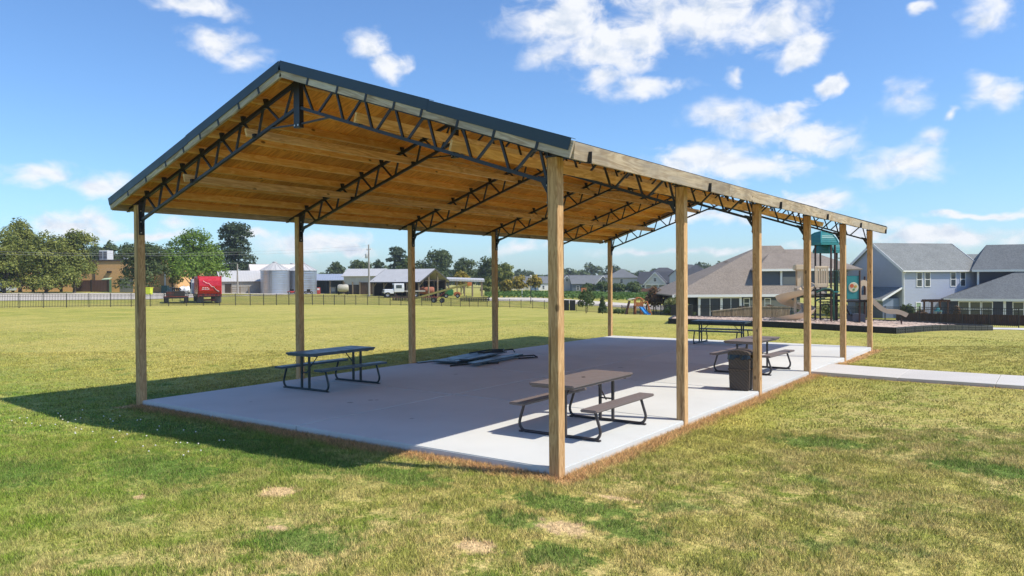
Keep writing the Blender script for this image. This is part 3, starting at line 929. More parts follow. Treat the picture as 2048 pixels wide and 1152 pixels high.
M_BLACKF = plain('black_aluminium', (0.012, 0.012, 0.014), 0.45, 0.5)
M_WHITE = plain('white_trim_paint', (0.78, 0.78, 0.78), 0.5, 0.4, 0, 0.05)
M_GLASS = plain('window_glass', (0.035, 0.05, 0.06), 0.06, 0.8, 0, 0.3, 2.0)
def siding(name, col, pitch=0.16):
    if name in MATS: return MATS[name]
    m, t, b = mat_base(name, 0.6, 0.35)
    tc = t.node('ShaderNodeTexCoord').outputs['Object']
    sp = t.node('ShaderNodeSeparateXYZ'); t.l.new(tc, sp.inputs[0])
    saw = t.math('FRACT', t.math('DIVIDE', sp.outputs[2], pitch))
    n = t.noise(tc, 1.5, 5.0, 0.6)
    c = t.mix(n, tuple(x * 0.92 for x in col), tuple(min(1, x * 1.06) for x in col))
    c = t.mix(t.smooth(saw, 0.86, 0.95, 0.0, 0.55), c, tuple(x * 0.45 for x in col))
    t.l.new(c, b.inputs['Base Color'])
    bump(t, b, saw, 0.5, 0.02)
    MATS[name] = m
    return m
def roofing(name, c1, c2):
    if name in MATS: return MATS[name]
    m, t, b = mat_base(name, 0.92, 0.15)
    tc = t.node('ShaderNodeTexCoord').outputs['Object']
    n = t.noise(t.mapping(tc, scale=(1, 1, 2.2)), 5.5, 4.0, 0.7)
    n2 = t.noise(tc, 0.5, 4.0, 0.6)
    sp = t.node('ShaderNodeSeparateXYZ'); t.l.new(tc, sp.inputs[0])
    saw = t.math('FRACT', t.math('DIVIDE', sp.outputs[2], 0.085))
    c = t.mix(t.smooth(n, 0.3, 0.7), c1, c2)
    c = t.mix(t.smooth(n2, 0.4, 0.7, 0.0, 0.3), c, tuple(x * 0.75 for x in c1))
    c = t.mix(t.smooth(saw, 0.8, 0.95, 0.0, 0.35), c, tuple(x * 0.5 for x in c1))
    t.l.new(c, b.inputs['Base Color'])
    bump(t, b, n, 0.4, 0.02)
    MATS[name] = m
    return m
def corrugated(name, col, rust=0.15, axis=0, period=0.25, rough=0.4, metal=0.55):
    if name in MATS: return MATS[name]
    m, t, b = mat_base(name, rough, 0.5, metal)
    tc = t.node('ShaderNodeTexCoord').outputs['Object']
    sp = t.node('ShaderNodeSeparateXYZ'); t.l.new(tc, sp.inputs[0])
    w = t.math('SINE', t.math('MULTIPLY', sp.outputs[axis], 2 * math.pi / period))
    n = t.noise(tc, 0.8, 6.0, 0.65)
    c = t.mix(n, tuple(x * 0.8 for x in col), tuple(min(1, x * 1.1) for x in col))
    c = t.mix(t.smooth(t.noise(tc, 1.7, 6.0, 0.7), 0.55, 0.75, 0.0, rust), c, (0.22, 0.10, 0.05))
    t.l.new(c, b.inputs['Base Color'])
    bump(t, b, w, 0.35, 0.02)
    MATS[name] = m
    return m
M_MULCH = plain('wood_mulch', (0.52, 0.40, 0.32), 0.95, 0.1, 0, 0.45, 14.0, 0.6)

def window(parent, c, w, h, face='y-', frame=None, glass=None, rails=1, name='window'):
    """a framed window at c on a wall facing y- or x-; sub-parts: pane, frame rail"""
    fr = frame or M_WHITE
    def bx(a0, a1, z0, z1, p0, p1):
        if face == 'y-': return (c[0] + a0, c[0] + a1, c[1] - p1, c[1] - p0, c[2] + z0, c[2] + z1)
        if face == 'x-': return (c[0] - p1, c[0] - p0, c[1] + a0, c[1] + a1, c[2] + z0, c[2] + z1)
        if face == 'x+': return (c[0] + p0, c[0] + p1, c[1] + a0, c[1] + a1, c[2] + z0, c[2] + z1)
    f = 0.09 if w > .6 else .06
    m = MB()
    m.box(*bx(-w / 2 - f, -w / 2, -h / 2 - f, h / 2 + f, -.02, .07)).box(*bx(w / 2, w / 2 + f, -h / 2 - f, h / 2 + f, -.02, .07))
    m.box(*bx(-w / 2, w / 2, h / 2, h / 2 + f, -.02, .068)).box(*bx(-w / 2, w / 2, -h / 2 - f, -h / 2, -.02, .068))
    fo = m.build(name, fr, parent)
    for k in range(rails):
        z = -h / 2 + h * (k + 1) / (rails + 1)
        MB().box(*bx(-w / 2, w / 2, z - .035, z + .035, -.015, .045)).build('rail', fr, fo)
    MB().box(*bx(-w / 2, w / 2, -h / 2, h / 2, -.02, .02)).build('pane', glass or M_GLASS, fo)
    return fo

def gable_walls(x0, x1, y0, y1, z0, ze, rise, axis='x'):
    m = MB()
    if axis == 'x':      # ridge along x, gables at x0 and x1
        ym = (y0 + y1) / 2
        v = [(x0, y0, z0), (x1, y0, z0), (x1, y1, z0), (x0, y1, z0), (x0, y0, ze), (x1, y0, ze), (x1, y1, ze), (x0, y1, ze), (x0, ym, ze + rise), (x1, ym, ze + rise)]
        m.add(v, [(0, 1, 5, 4), (2, 3, 7, 6), (1, 2, 6, 9, 5), (3, 0, 4, 8, 7)])
    else:
        xm = (x0 + x1) / 2
        v = [(x0, y0, z0), (x1, y0, z0), (x1, y1, z0), (x0, y1, z0), (x0, y0, ze), (x1, y0, ze), (x1, y1, ze), (x0, y1, ze), (xm, y0, ze + rise), (xm, y1, ze + rise)]
        m.add(v, [(1, 2, 6, 5), (3, 0, 4, 7), (0, 1, 5, 8, 4), (2, 3, 7, 9, 6)])
    return m
def gable_roof(x0, x1, y0, y1, ze, rise, axis='x', ov=.35, th=.14):
    """two slopes overhanging the walls"""
    m = MB()
    if axis == 'x':
        ym = (y0 + y1) / 2; k = rise / (ym - y0)
        zl = ze - k * ov
        a, b = x0 - ov, x1 + ov
        up = .04
        m.plate([(a, y0 - ov, zl + up), (b, y0 - ov, zl + up), (b, ym, ze + rise + up), (a, ym, ze + rise + up)], th)
        m.plate([(a, ym, ze + rise + up), (b, ym, ze + rise + up), (b, y1 + ov, zl + up), (a, y1 + ov, zl + up)], th)
    else:
        xm = (x0 + x1) / 2; k = rise / (xm - x0)
        zl = ze - k * ov
        a, b = y0 - ov, y1 + ov
        up = .04
        m.plate([(x0 - ov, b, zl + up), (x0 - ov, a, zl + up), (xm, a, ze + rise + up), (xm, b, ze + rise + up)], th)
        m.plate([(xm, b, ze + rise + up), (xm, a, ze + rise + up), (x1 + ov, a, zl + up), (x1 + ov, b, zl + up)], th)
    return m
def rake_trim(x0, x1, y0, y1, ze, rise, axis, ov, parent, mat, h=.24):
    """white boards along the gable edges, each its own part"""
    if axis == 'x':
        ym = (y0 + y1) / 2; k = rise / (ym - y0)
        for xx in (x0 - ov - .03, x1 + ov + .03):
            for (ya, sg) in ((y0 - ov, 1), (y1 + ov, -1)):
                MB().bar((xx, ya, ze - k * ov - .06), (xx, ym, ze + rise - .06), .05, h).build('rake_board', mat, parent)
        for ya in (y0 - ov - .03, y1 + ov + .03):
            MB().box(x0 - ov, x1 + ov, ya - .06, ya + .06, ze - k * ov - .17, ze - k * ov + .02).build('gutter', mat, parent)
    else:
        xm = (x0 + x1) / 2; k = rise / (xm - x0)
        for yy in (y0 - ov - .03, y1 + ov + .03):
            for xa in (x0 - ov, x1 + ov):
                MB().bar((xa, yy, ze - k * ov - .06), (xm, yy, ze + rise - .06), .05, h).build('rake_board', mat, parent)
        for xa in (x0 - ov - .03, x1 + ov + .03):
            MB().box(xa - .06, xa + .06, y0 - ov, y1 + ov, ze - k * ov - .17, ze - k * ov + .02).build('gutter', mat, parent)
def hip_roof(x0, x1, y0, y1, ze, rise, ov=.4, th=.16, inset=None, inset2=None):
    xa, xb, ya, yb = x0 - ov, x1 + ov, y0 - ov, y1 + ov
    ym = (ya + yb) / 2
    ins = (yb - ya) / 2 if inset is None else inset
    r0, r1 = (xa + ins, ym, ze + rise), (xb - (ins if inset2 is None else inset2), ym, ze + rise)
    m = MB()
    c = [(xa, ya, ze), (xb, ya, ze), (xb, yb, ze), (xa, yb, ze)]
    m.add([c[0], c[1], c[2], c[3], r0, r1, (xa, ya, ze - th), (xb, ya, ze - th), (xb, yb, ze - th), (xa, yb, ze - th)],
          [(0, 1, 5, 4), (1, 2, 5), (2, 3, 4, 5), (3, 0, 4), (0, 6, 7, 1), (1, 7, 8, 2), (2, 8, 9, 3), (3, 9, 6, 0), (9, 8, 7, 6)])
    return m

# ------------------------------------------------------------------ black picket fence round the lawn
def fence_run(name, label, pts, h=1.2, pitch=1.83, gap=0.115, skip=()):
    P0 = [ground_at(u, d) for u, d in pts]
    root = thing(name, label, 'fence', P0[0], 0.0, 'black metal picket fences')
    ox, oy, oz = P0[0]
    line = []
    carry = 0.0
    for a, b in zip(P0[:-1], P0[1:]):
        L = math.hypot(b[0] - a[0], b[1] - a[1])
        s = carry
        while s < L:
            f = s / L
            line.append((a[0] + (b[0] - a[0]) * f, a[1] + (b[1] - a[1]) * f))
            s += pitch
        carry = s - L
    post = MB().box(-.03, .03, -.03, .03, -.1, h + .06).mesh('fence_post')
    for (x, y) in line:
        place('fence_post', post, M_BLACKF, root, (x - ox, y - oy, gz(x, y) - oz))
    for (a, b) in zip(line[:-1], line[1:]):
        if math.hypot(b[0] - a[0], b[1] - a[1]) > pitch * 1.6: continue
        za, zb_ = gz(*a), gz(*b)
        m = MB()
        n = max(2, int(pitch / gap))
        for k in range(1, n):
            f = k / n
            x, y, z = a[0] + (b[0] - a[0]) * f - ox, a[1] + (b[1] - a[1]) * f - oy, za + (zb_ - za) * f - oz
            m.box(x - .012, x + .012, y - .012, y + .012, z + .06, z + h)
        for hh in (.12, h - .18, h - .01):
            m.bar((a[0] - ox, a[1] - oy, za - oz + hh), (b[0] - ox, b[1] - oy, zb_ - oz + hh), .025, .03)
        o = m.build('picket_panel', M_BLACKF, root)
        o['kind'] = 'stuff'
    return root
fence_run('picket_fence', 'long black picket fence along the far side of the lawn before the farm', [(-60, 63), (0, 65), (250, 72), (490, 82), (700, 96), (970, 114), (1125, 109)])
fence_run('picket_fence', 'black picket fence running from the gate past the wooden playset', [(1152, 106), (1240, 102), (1330, 90), (1385, 76)])
fence_run('picket_fence', 'black picket fence between the playground and the tan-roofed house', [(1385, 74), (1580, 72), (1690, 64)])
fence_run('picket_fence', 'black picket fence in front of the blue house and pergola', [(1692, 63), (1795, 56), (1935, 50), (2080, 46)])
# double gate with dark screen
g0, g1 = ground_at(1126, 107), ground_at(1151, 106)
gt = thing('fence_gate', 'dark screened double gate in the black fence', 'gate', g0)
for k in range(2):
    xa, ya = [(g1[i] - g0[i]) * (.02 + .5 * k) for i in (0, 1)]
    xb, yb = [(g1[i] - g0[i]) * (.48 + .5 * k) for i in (0, 1)]
    leaf = MB().bar((xa, ya, .75), (xb, yb, .75), .03, 1.35).build('gate_leaf', M_BLACKF, gt)
    MB().bar((xa, ya, 1.46), (xb, yb, 1.46), .06, .06).bar((xa, ya, 0.05), (xb, yb, .05), .06, .05).build('gate_rail', M_BLACKF, leaf)

# ------------------------------------------------------------------ playground
SD = 40.0 / FPX
B = [ground_at(1338, 40), ground_at(1560, 36.5), ground_at(1790, 33), ground_at(1985, 44), ground_at(1720, 55), ground_at(1350, 54)]
M_BORD = plain('black_plastic_timber', (0.018, 0.019, 0.024), 0.5, 0.4, 0, .3)
bord = thing('playground_border', 'black plastic timber border round the playground mulch', 'border', B[0])
for (a, b) in zip(B, B[1:] + B[:1]):
    L = math.hypot(b[0] - a[0], b[1] - a[1]); n = max(1, round(L / 1.22))
    for k in range(n):
        f0, f1 = k / n, (k + 1) / n - .004
        p = [a[i] + (b[i] - a[i]) * f0 - B[0][i] for i in range(2)]; q = [a[i] + (b[i] - a[i]) * f1 - B[0][i] for i in range(2)]
        zp, zq = gz(p[0] + B[0][0], p[1] + B[0][1]) - B[0][2], gz(q[0] + B[0][0], q[1] + B[0][1]) - B[0][2]
        d = Vector((q[0] - p[0], q[1] - p[1], 0)); e = d.normalized(); nrm = Vector((-e.y, e.x, 0))
        m = MB()
        for (lo, hi) in ((-.05, .055), (.085, .165), (.195, .285)):
            m.bar((p[0], p[1], zp + (lo + hi) / 2), (q[0], q[1], zq + (lo + hi) / 2), .10, hi - lo)
        m.bar((p[0], p[1], zp + .12), (q[0], q[1], zq + .12), .05, .26)
        for w in range(5):
            f = .04 + .92 * w / 4
            c = Vector((p[0], p[1], zp + .12)) + Vector((d.x, d.y, zq - zp)) * f
            m.bar(c - e * .035, c + e * .035, .098, .30)
        o = m.build('border_timber', M_BORD, bord)
mm = MB()
mv = []
cx, cy = sum(p[0] for p in B) / 6, sum(p[1] for p in B) / 6
NR = 14
for r_ in range(NR + 1):
    f = r_ / NR
    for k in range(48):
        s = k / 48 * 6; i = int(s) % 6; ff = s - int(s)
        ex = B[i][0] + (B[(i + 1) % 6][0] - B[i][0]) * ff; ey = B[i][1] + (B[(i + 1) % 6][1] - B[i][1]) * ff
        x, y = cx + (ex - cx) * f * .997, cy + (ey - cy) * f * .997
        mv.append((x, y, gz(x, y) + .19 + rnd.uniform(-.03, .03)))
mm.add(mv, [(a * 48 + k, a * 48 + (k + 1) % 48, (a + 1) * 48 + (k + 1) % 48, (a + 1) * 48 + k) for a in range(NR) for k in range(48)])
structure(mm.build('mulch_bed', M_MULCH, smooth=True))
mulch = MB()
for k in range(2600):
    i = rnd.randrange(6); f, g_ = rnd.random() ** .5, rnd.random()
    ex = B[i][0] + (B[(i + 1) % 6][0] - B[i][0]) * g_; ey = B[i][1] + (B[(i + 1) % 6][1] - B[i][1]) * g_
    x, y = cx + (ex - cx) * f * .98, cy + (ey - cy) * f * .98
    a = rnd.uniform(0, 6.3); l = rnd.uniform(.04, .10)
    z = gz(x, y) + .215 + rnd.uniform(0, .03)
    mulch.bar((x - l * math.cos(a), y - l * math.sin(a), z), (x + l * math.cos(a), y + l * math.sin(a), z + rnd.uniform(-.02, .03)), .03, .012)
stuff(mulch.build('mulch_chips', plain('pale_mulch_chip', (0.62, 0.50, 0.41), .9, .1, 0, .4, 3.0)), 'loose pale wood chips on the playground bed', 'mulch')

pg = root_at('play_structure', 'brown and tan climbing structure with teal roofs and two slides', 'play structure', 1650, 40.0)
pg.location.z += .20
pgx = lambda u: (u - 1650) * SD
pgz = lambda v: (646 - v) * SD
M_PBROWN = plain('brown_play_post', (0.055, 0.022, 0.018), .4, .5, 0, .1)
M_PTEAL = plain('teal_play_plastic', (0.022, 0.20, 0.21), .4, .5, 0, .12, 2.0)
M_PTAN = plain('tan_play_plastic', (0.60, 0.475, 0.335), .5, .45, 0, .08, 2.0)
M_PGREEN = plain('green_play_tube', (0.010, 0.065, 0.045), .4, .5, 0, .1)
M_PDECK = plain('dark_vinyl_deck', (0.016, 0.015, 0.016), .6, .4, 0, .2)
def pole(u, v0, v1, y=0.0, r=.05, mat=None, name='post'):
    return MB().tube([(pgx(u), y, pgz(v0)), (pgx(u), y, pgz(v1))], r, 10).build(name, mat or M_PBROWN, pg, smooth=True)
for u, y, vt in ((1639, .55, 490), (1656.5, -.35, 488), (1674, .25, 490), (1612, -.05, 490), (1660, 1.25, 505), (1690, 1.0, 505)):
    pole(u, 652, vt, y)
for u, y, vt in ((1679, -.4, 558), (1711.5, -.45, 545), (1731, .1, 557), (1700, .9, 570)):
    pole(u, 652, vt, y)
def dome(u, y, v_eave, v_top, w, ang):
    r = holder('roof', pg, (pgx(u), y, pgz(v_eave)), (0, 0, ang))
    h = (v_eave - v_top) * SD
    for q in range(4):
        m = MB()
        prof = [(1.0, 0.0), (.97, .12), (.86, .42), (.68, .70), (.42, .90), (.10, 1.0)]
        rings = []
        for (f, zz) in prof:
            a0, a1 = q * math.pi / 2 - math.pi / 4, q * math.pi / 2 + math.pi / 4
            rr = w * f * 1.3
            rings.append([(rr * math.cos(a0), rr * math.sin(a0), zz * h), (rr * math.cos(a1), rr * math.sin(a1), zz * h)])
        v = [p for r2 in rings for p in r2]
        m.add(v, [(2 * i, 2 * i + 1, 2 * i + 3, 2 * i + 2) for i in range(len(prof) - 1)])
        for i in range(1, 10):      # lapped ribs across the panel
            f = i / 10
            k = f * (len(prof) - 1); i0 = min(int(k), len(prof) - 2); ff = k - i0
            a = Vector(rings[i0][0]).lerp(Vector(rings[i0 + 1][0]), ff); b = Vector(rings[i0][1]).lerp(Vector(rings[i0 + 1][1]), ff)
            m.bar(a, b, .03, .03)
        m.build('roof_panel', M_PTEAL, r)
        MB().tube([Vector(p[0]) * 1.01 for p in rings], .04, 6).build('roof_ridge', M_PTEAL, r, smooth=True)
    MB().tube([(0, 0, h * .96), (0, 0, h * 1.06)], .10, 10).build('roof_cap', M_PTEAL, r)
    m = MB()
    for q in range(4):
        a0, a1 = q * math.pi / 2 - math.pi / 4, q * math.pi / 2 + math.pi / 4
        m.bar((w * 1.3 * math.cos(a0), w * 1.3 * math.sin(a0), -.03), (w * 1.3 * math.cos(a1), w * 1.3 * math.sin(a1), -.03), .05, .09)
    m.build('roof_rim', M_PTEAL, r)
dome(1645, .1, 491, 467, .62, R(20)); dome(1672, .9, 506, 483, .60, R(24))
# decks
def deck(u0, u1, y0, y1, v):
    MB().box(pgx(u0), pgx(u1), y0, y1, pgz(v) - .10, pgz(v)).build('deck', M_PDECK, pg)
deck(1608, 1657, -.45, .75, 582); deck(1657, 1690, -.1, 1.2, 592); deck(1679, 1733, -.5, 1.0, 604)
# tan slatted barrier
bar_ = holder('barrier_panel', pg, (pgx(1623), -.42, pgz(578)))
w_, h_ = (1650 - 1623) * SD, (578 - 536) * SD
MB().box(0, .10, -.03, .03, 0, h_).box(w_ - .06, w_, -.03, .03, 0, h_).box(.10, w_ - .06, -.03, .03, 0, .20).box(.10, w_ - .06, -.03, .03, h_ - .14, h_).build('panel_frame', M_PTAN, bar_, bevel=.02)
for k in range(6):
    x = .10 + (w_ - .16) * (k + .5) / 6
    MB().box(x - .028, x + .028, -.022, .022, .19, h_ - .12).build('panel_slat', M_PTAN, bar_, bevel=.01)
# slide hood
hd = holder('slide_hood', pg, (pgx(1596), -.35, pgz(577)))
MB().box(-.26, -.16, -.05, .05, 0, 1.05).box(.16, .26, -.05, .05, 0, 1.05).box(-.30, .34, -.10, .35, .86, 1.16).build('hood_frame', M_PTAN, hd, bevel=.05, seg=2)
MB().box(-.17, .17, .02, .05, .05, .9).build('hood_panel', M_PTAN, hd)
# spiral slide: an open trough swept down a helix
def trough(w, h):
    o = []
    for k in range(0, 9):
        a = math.pi * k / 8
        o.append((-w * math.cos(a), -h * math.sin(a)))
    i_ = [(x * .90, y * .90 + .0) for x, y in o][::-1]
    return [(-w * 1.08, .03), ] + o[1:-1] + [(w * 1.08, .03), (w * .93, .03)] + i_[1:-1] + [(-w * .93, .03)]
c0 = Vector((pgx(1594), .25, 0)); rad = .64
pth = []
N = 54
for k in range(N + 1):
    f = k / N
    th = R(20) - f * R(520)
    z = 1.72 * (1 - f) ** 1.05 + .30
    pth.append((c0.x + rad * math.cos(th), c0.y + rad * math.sin(th), z))
e = Vector(pth[-1]) - Vector(pth[-2]); e.normalize()
for k in range(1, 7):
    pth.append(tuple(Vector(pth[N]) + e * (.16 * k) + Vector((0, 0, .004 * k))))
sp = holder('spiral_slide', pg)
MB().sweep(pth, trough(.33, .30), True).build('spiral_chute', M_PTAN, sp, smooth=True)
MB().tube([(c0.x, c0.y, -.2), (c0.x, c0.y, 1.75)], .075, 12).build('slide_pole', M_PTAN, sp, smooth=True)
MB().tube([(pth[-3][0], pth[-3][1], -.2), (pth[-3][0], pth[-3][1], .06)], .04, 8).build('slide_foot', M_PGREEN, sp)
# wave slide off the low deck
ws = holder('wave_slide', pg)
wp_ = []
for k in range(31):
    f = k / 30
    x = pgx(1716) + f * (pgx(1794) - pgx(1716)) * .98
    z = pgz(600) * (1 - f) + .20 * f + .17 * math.sin(f * 2 * math.pi * 1.25 + .5) * (1 - f * .35) * min(1, f * 6)
    if f > .86: z = max(z, .20)
    wp_.append((x, -.25 - .75 * f, z))
MB().sweep(wp_, [(-.28, .16), (-.32, .16), (-.32, -.06), (.32, -.06), (.32, .16), (.28, .16), (.25, .0), (-.25, .0)], True).build('wave_chute', M_PTAN, ws, smooth=True)
MB().tube([(wp_[27][0], wp_[27][1], -.2), (wp_[27][0], wp_[27][1], .14)], .04, 8).build('slide_foot', M_PBROWN, ws)
# arch panel at the top of the wave slide
ap = holder('arch_panel', pg, (pgx(1722), -.30, pgz(606)))
pts = [(-.21, 0), (-.21, .80)] + [(.21 * math.cos(R(q)), .80 + .26 * math.sin(R(q))) for q in range(170, -1, -15)] + [(.21, 0), (.13, 0), (.13, .55)] + [(.13 * math.cos(R(q)), .55 + .22 * math.sin(R(q))) for q in range(10, 181, 17)] + [(-.13, .55), (-.13, 0)]
o_ = [(-.24, 0), (-.24, .86)] + [(.24 * math.cos(R(q)), .86 + .24 * math.sin(R(q))) for q in range(165, -1, -15)] + [(.24, 0)]
n_ = len(o_)
inn = []
for (x, z) in o_:
    inn.append((x * .56, z * .74))
v = [(x, -.03, z) for x, z in o_] + [(x, -.03, z) for x, z in inn] + [(x, .03, z) for x, z in o_] + [(x, .03, z) for x, z in inn]
fs = []
for k in range(n_ - 1):
    fs += [(k, k + 1, n_ + k + 1, n_ + k), (2 * n_ + k, 3 * n_ + k, 3 * n_ + k + 1, 2 * n_ + k + 1), (k, 2 * n_ + k, 2 * n_ + k + 1, k + 1), (n_ + k, n_ + k + 1, 3 * n_ + k + 1, 3 * n_ + k)]
MB().add(v, fs).build('panel_arch', M_PTAN, ap)
# teal activity panel with painted disc
tp = holder('activity_panel', pg, (pgx(1697), -.43, pgz(602)))
MB().box(-.30, .36, -.02, .02, 0, 1.22).build('panel_board', M_PTEAL, tp, bevel=.10, seg=2)
MB().lathe([(0, .03), (.24, .03), (.26, .02), (.26, 0)], 24).build('panel_disc', plain('cream_play_print', (.55, .52, .38), .5), tp, rot=(R(90), 0, 0), loc=(.05, -.022, .62))
for k, (c, r_) in enumerate((((.50, .10, .03), .10), ((.45, .30, .05), .07), ((.10, .25, .08), .06))):
    MB().lathe([(0, .012), (r_, .012), (r_, 0)], 14).build('panel_mark', plain('play_print_%d' % k, c, .5), tp, rot=(R(90), 0, 0), loc=((-.04, .15, .06)[k], -.052, (.70, .66, .50)[k]))
# green loop ladder, handrail arches, steps
gl = holder('loop_climber', pg)
MB().tube([(pgx(1665), -.5, pgz(590)), (pgx(1665), -.5, pgz(523)), (pgx(1667), -.48, pgz(520.5)), (pgx(1679), -.2, pgz(520.5))], .025, 8).build('climber_rail', M_PGREEN, gl, smooth=True)
for k, (u, y) in enumerate(((1661, -.45), (1665.5, -.42))):
    MB().tube([(pgx(u), y, pgz(588)), (pgx(u), y, pgz(546)), (pgx(u + 2), y + .02, pgz(544.5)), (pgx(u + 4), y + .04, pgz(546)), (pgx(u + 4), y + .04, pgz(588))], .022, 8).build('climber_loop', M_PGREEN, gl, smooth=True)
MB().box(pgx(1658), pgx(1670), -.55, -.15, pgz(588), pgz(586)).build('climber_step', M_PTEAL, gl)
arc = [(pgx(1624), -.55, pgz(588)), (pgx(1640), -.6, pgz(581)), (pgx(1650), -.62, pgz(581)), (pgx(1655), -.62, pgz(584)), (pgx(1657), -.62, pgz(590)), (pgx(1657), -.62, pgz(653))]
MB().tube(arc, .055, 10).build('arch_pole', M_PGREEN, pg, smooth=True)
MB().tube([(pgx(1624), -.48, pgz(605)), (pgx(1632), -.5, pgz(601)), (pgx(1642), -.5, pgz(600))], .04, 8).build('arch_rail', M_PGREEN, pg, smooth=True)
for k in range(5):
    MB().box(pgx(1641), pgx(1676), -.1 + .16 * k, .14 + .16 * k, pgz(612 - 5.2 * k) - .05, pgz(612 - 5.2 * k)).build('step', M_PDECK, pg)
MB().box(pgx(1702), pgx(1727), -.2, .5, pgz(648), pgz(632)).build('step_box', plain('grey_play_step', (.14, .14, .16), .6), pg, bevel=.02)
MB().bar((pgx(1690), .3, pgz(605)), (pgx(1703), .1, pgz(634)), .7, .10).build('ramp', M_PDECK, pg)

# ------------------------------------------------------------------ wooden playset by the fence
S95 = 95.0 / FPX
ps = root_at('wooden_playset', 'orange cedar backyard playset with a blue slide', 'playset', 1275, 92.0)
M_CEDAR = wood('cedar_playset', (.34, .11, .035), (.58, .22, .08), 'Z', 6, .3)
k_ = 92.0 / FPX
X = lambda u: (u - 1275) * k_
Z = lambda v: (631 - v) * k_
for u in (1270, 1283):
    for y in (-.5, .5):
        MB().box(X(u) - .06, X(u) + .06, y - .06, y + .06, 0, Z(602)).build('post', M_CEDAR, ps)
MB().box(X(1269), X(1285), -.6, .6, Z(613) - .06, Z(613)).build('deck', M_CEDAR, ps)
MB().box(X(1269), X(1285), -.62, -.58, Z(613), Z(606)).build('railing', M_CEDAR, ps)
ar = [(X(1268) + (X(1286) - X(1268)) * q / 10, -.6, Z(602) + .32 * math.sin(math.pi * q / 10)) for q in range(11)]
MB().tube(ar, .06, 6).build('roof_arch', M_CEDAR, ps); MB().tube([(x, .6, z) for x, y, z in ar], .06, 6).build('roof_arch', M_CEDAR, ps)
MB().plate([(X(1256), -.7, Z(600)), (X(1269), -.7, Z(598)), (X(1269), .7, Z(598)), (X(1256), .7, Z(600))], .05).build('canopy', plain('cream_canopy', (.6, .55, .45), .7), ps)
MB().bar((X(1284), 0, Z(606)), (X(1296), 0, Z(605)), .09, .12).build('swing_beam', M_CEDAR, ps)
for y in (-.7, .7):
    MB().bar((X(1294), 0, Z(605)), (X(1301), y, 0), .08, .08).build('swing_leg', M_CEDAR, ps)
MB().sweep([(X(1280), -.6, Z(615)), (X(1284), -1.0, Z(622)), (X(1289), -1.5, Z(629)), (X(1292), -1.8, .12)], [(-.24, .12), (-.28, .12), (-.28, -.05), (.28, -.05), (.28, .12), (.24, .12), (.22, 0), (-.22, 0)], True).build('slide', plain('blue_slide', (.02, .20, .50), .35, .5), ps)
MB().plate([(X(1250), -.6, 0), (X(1258), -.6, Z(603)), (X(1258), .6, Z(603)), (X(1250), .6, 0)], .10).build('climbing_wall', wood('playset_dark', (.10, .04, .02), (.20, .09, .05), 'Z', 5, .2), ps)
for xx in (1289, 1292):
    MB().bar((X(xx), 0, Z(606)), (X(xx), 0, .45), .02, .02).build('swing_rope', M_BLACKF, ps)
MB().box(X(1288.5), X(1292.5), -.12, .12, .40, .45).build('swing_seat', M_BLACKF, ps)

# ------------------------------------------------------------------ tan-roofed house behind the playground
HT = root_at('tan_roofed_house', 'slate-blue house with big tan shingle roof and white-posted porch', 'house', 1480, 95.0)
k_ = 95.0 / FPX
HX = lambda u: (u - 1480) * k_
M_SLATE = siding('slate_siding', (0.075, 0.095, 0.130)); M_GREYS = siding('grey_siding', (0.30, 0.29, 0.27))
M_TANROOF = roofing('tan_shingles', (0.185, 0.155, 0.130), (0.315, 0.270, 0.228))
ze = 3.05
MB().box(HX(1478), HX(1600), .0, 14, -.4, ze).box(HX(1372), HX(1398), 2.2, 14, -.4, ze).box(HX(1398), HX(1478), 2.6, 14, -.4, ze).build('wall', M_SLATE, HT)
MB().box(HX(1500), HX(1600), -.03, -.004, 1.0, 2.3).build('grey_wall_panel', M_GREYS, HT)
hip_roof(HX(1350), HX(1640), -.2, 15.8, ze, 6.35, ov=.5, inset=13.7, inset2=2.6).build('roof', M_TANROOF, HT)
MB().box(HX(1342), HX(1588), -.80, -.70, ze - .30, ze + .02).build('gutter', M_WHITE, HT)
for u in (1397, 1441, 1479):
    MB().box(HX(u) - .14, HX(u) + .14, -.45, -.17, -.4, ze - .1).build('porch_post', M_WHITE, HT)
MB().box(HX(1397), HX(1479), -.40, -.20, ze - .45, ze - .12).build('porch_beam', M_WHITE, HT)
M_SCREEN = plain('porch_screen', (0.03, 0.035, 0.045), .4, .4)
for a, b in ((1399.3, 1418), (1419, 1438.7), (1443.5, 1459.5), (1461, 1476.5)):
    MB().box(HX(a), HX(b), -.31, -.29, 0.0, ze - .46).build('porch_screen', M_SCREEN, HT)
for u in (1418.5, 1460.2):
    MB().box(HX(u) - .03, HX(u) + .03, -.34, -.26, 0, ze - .46).build('screen_mullion', M_WHITE, HT)
window(HT, (HX(1493), 0, 1.95), .62, 1.15); window(HT, (HX(1535), 0, 1.95), .62, 1.05)
window(HT, (HX(1389), 2.2, 1.45), .35, .55)
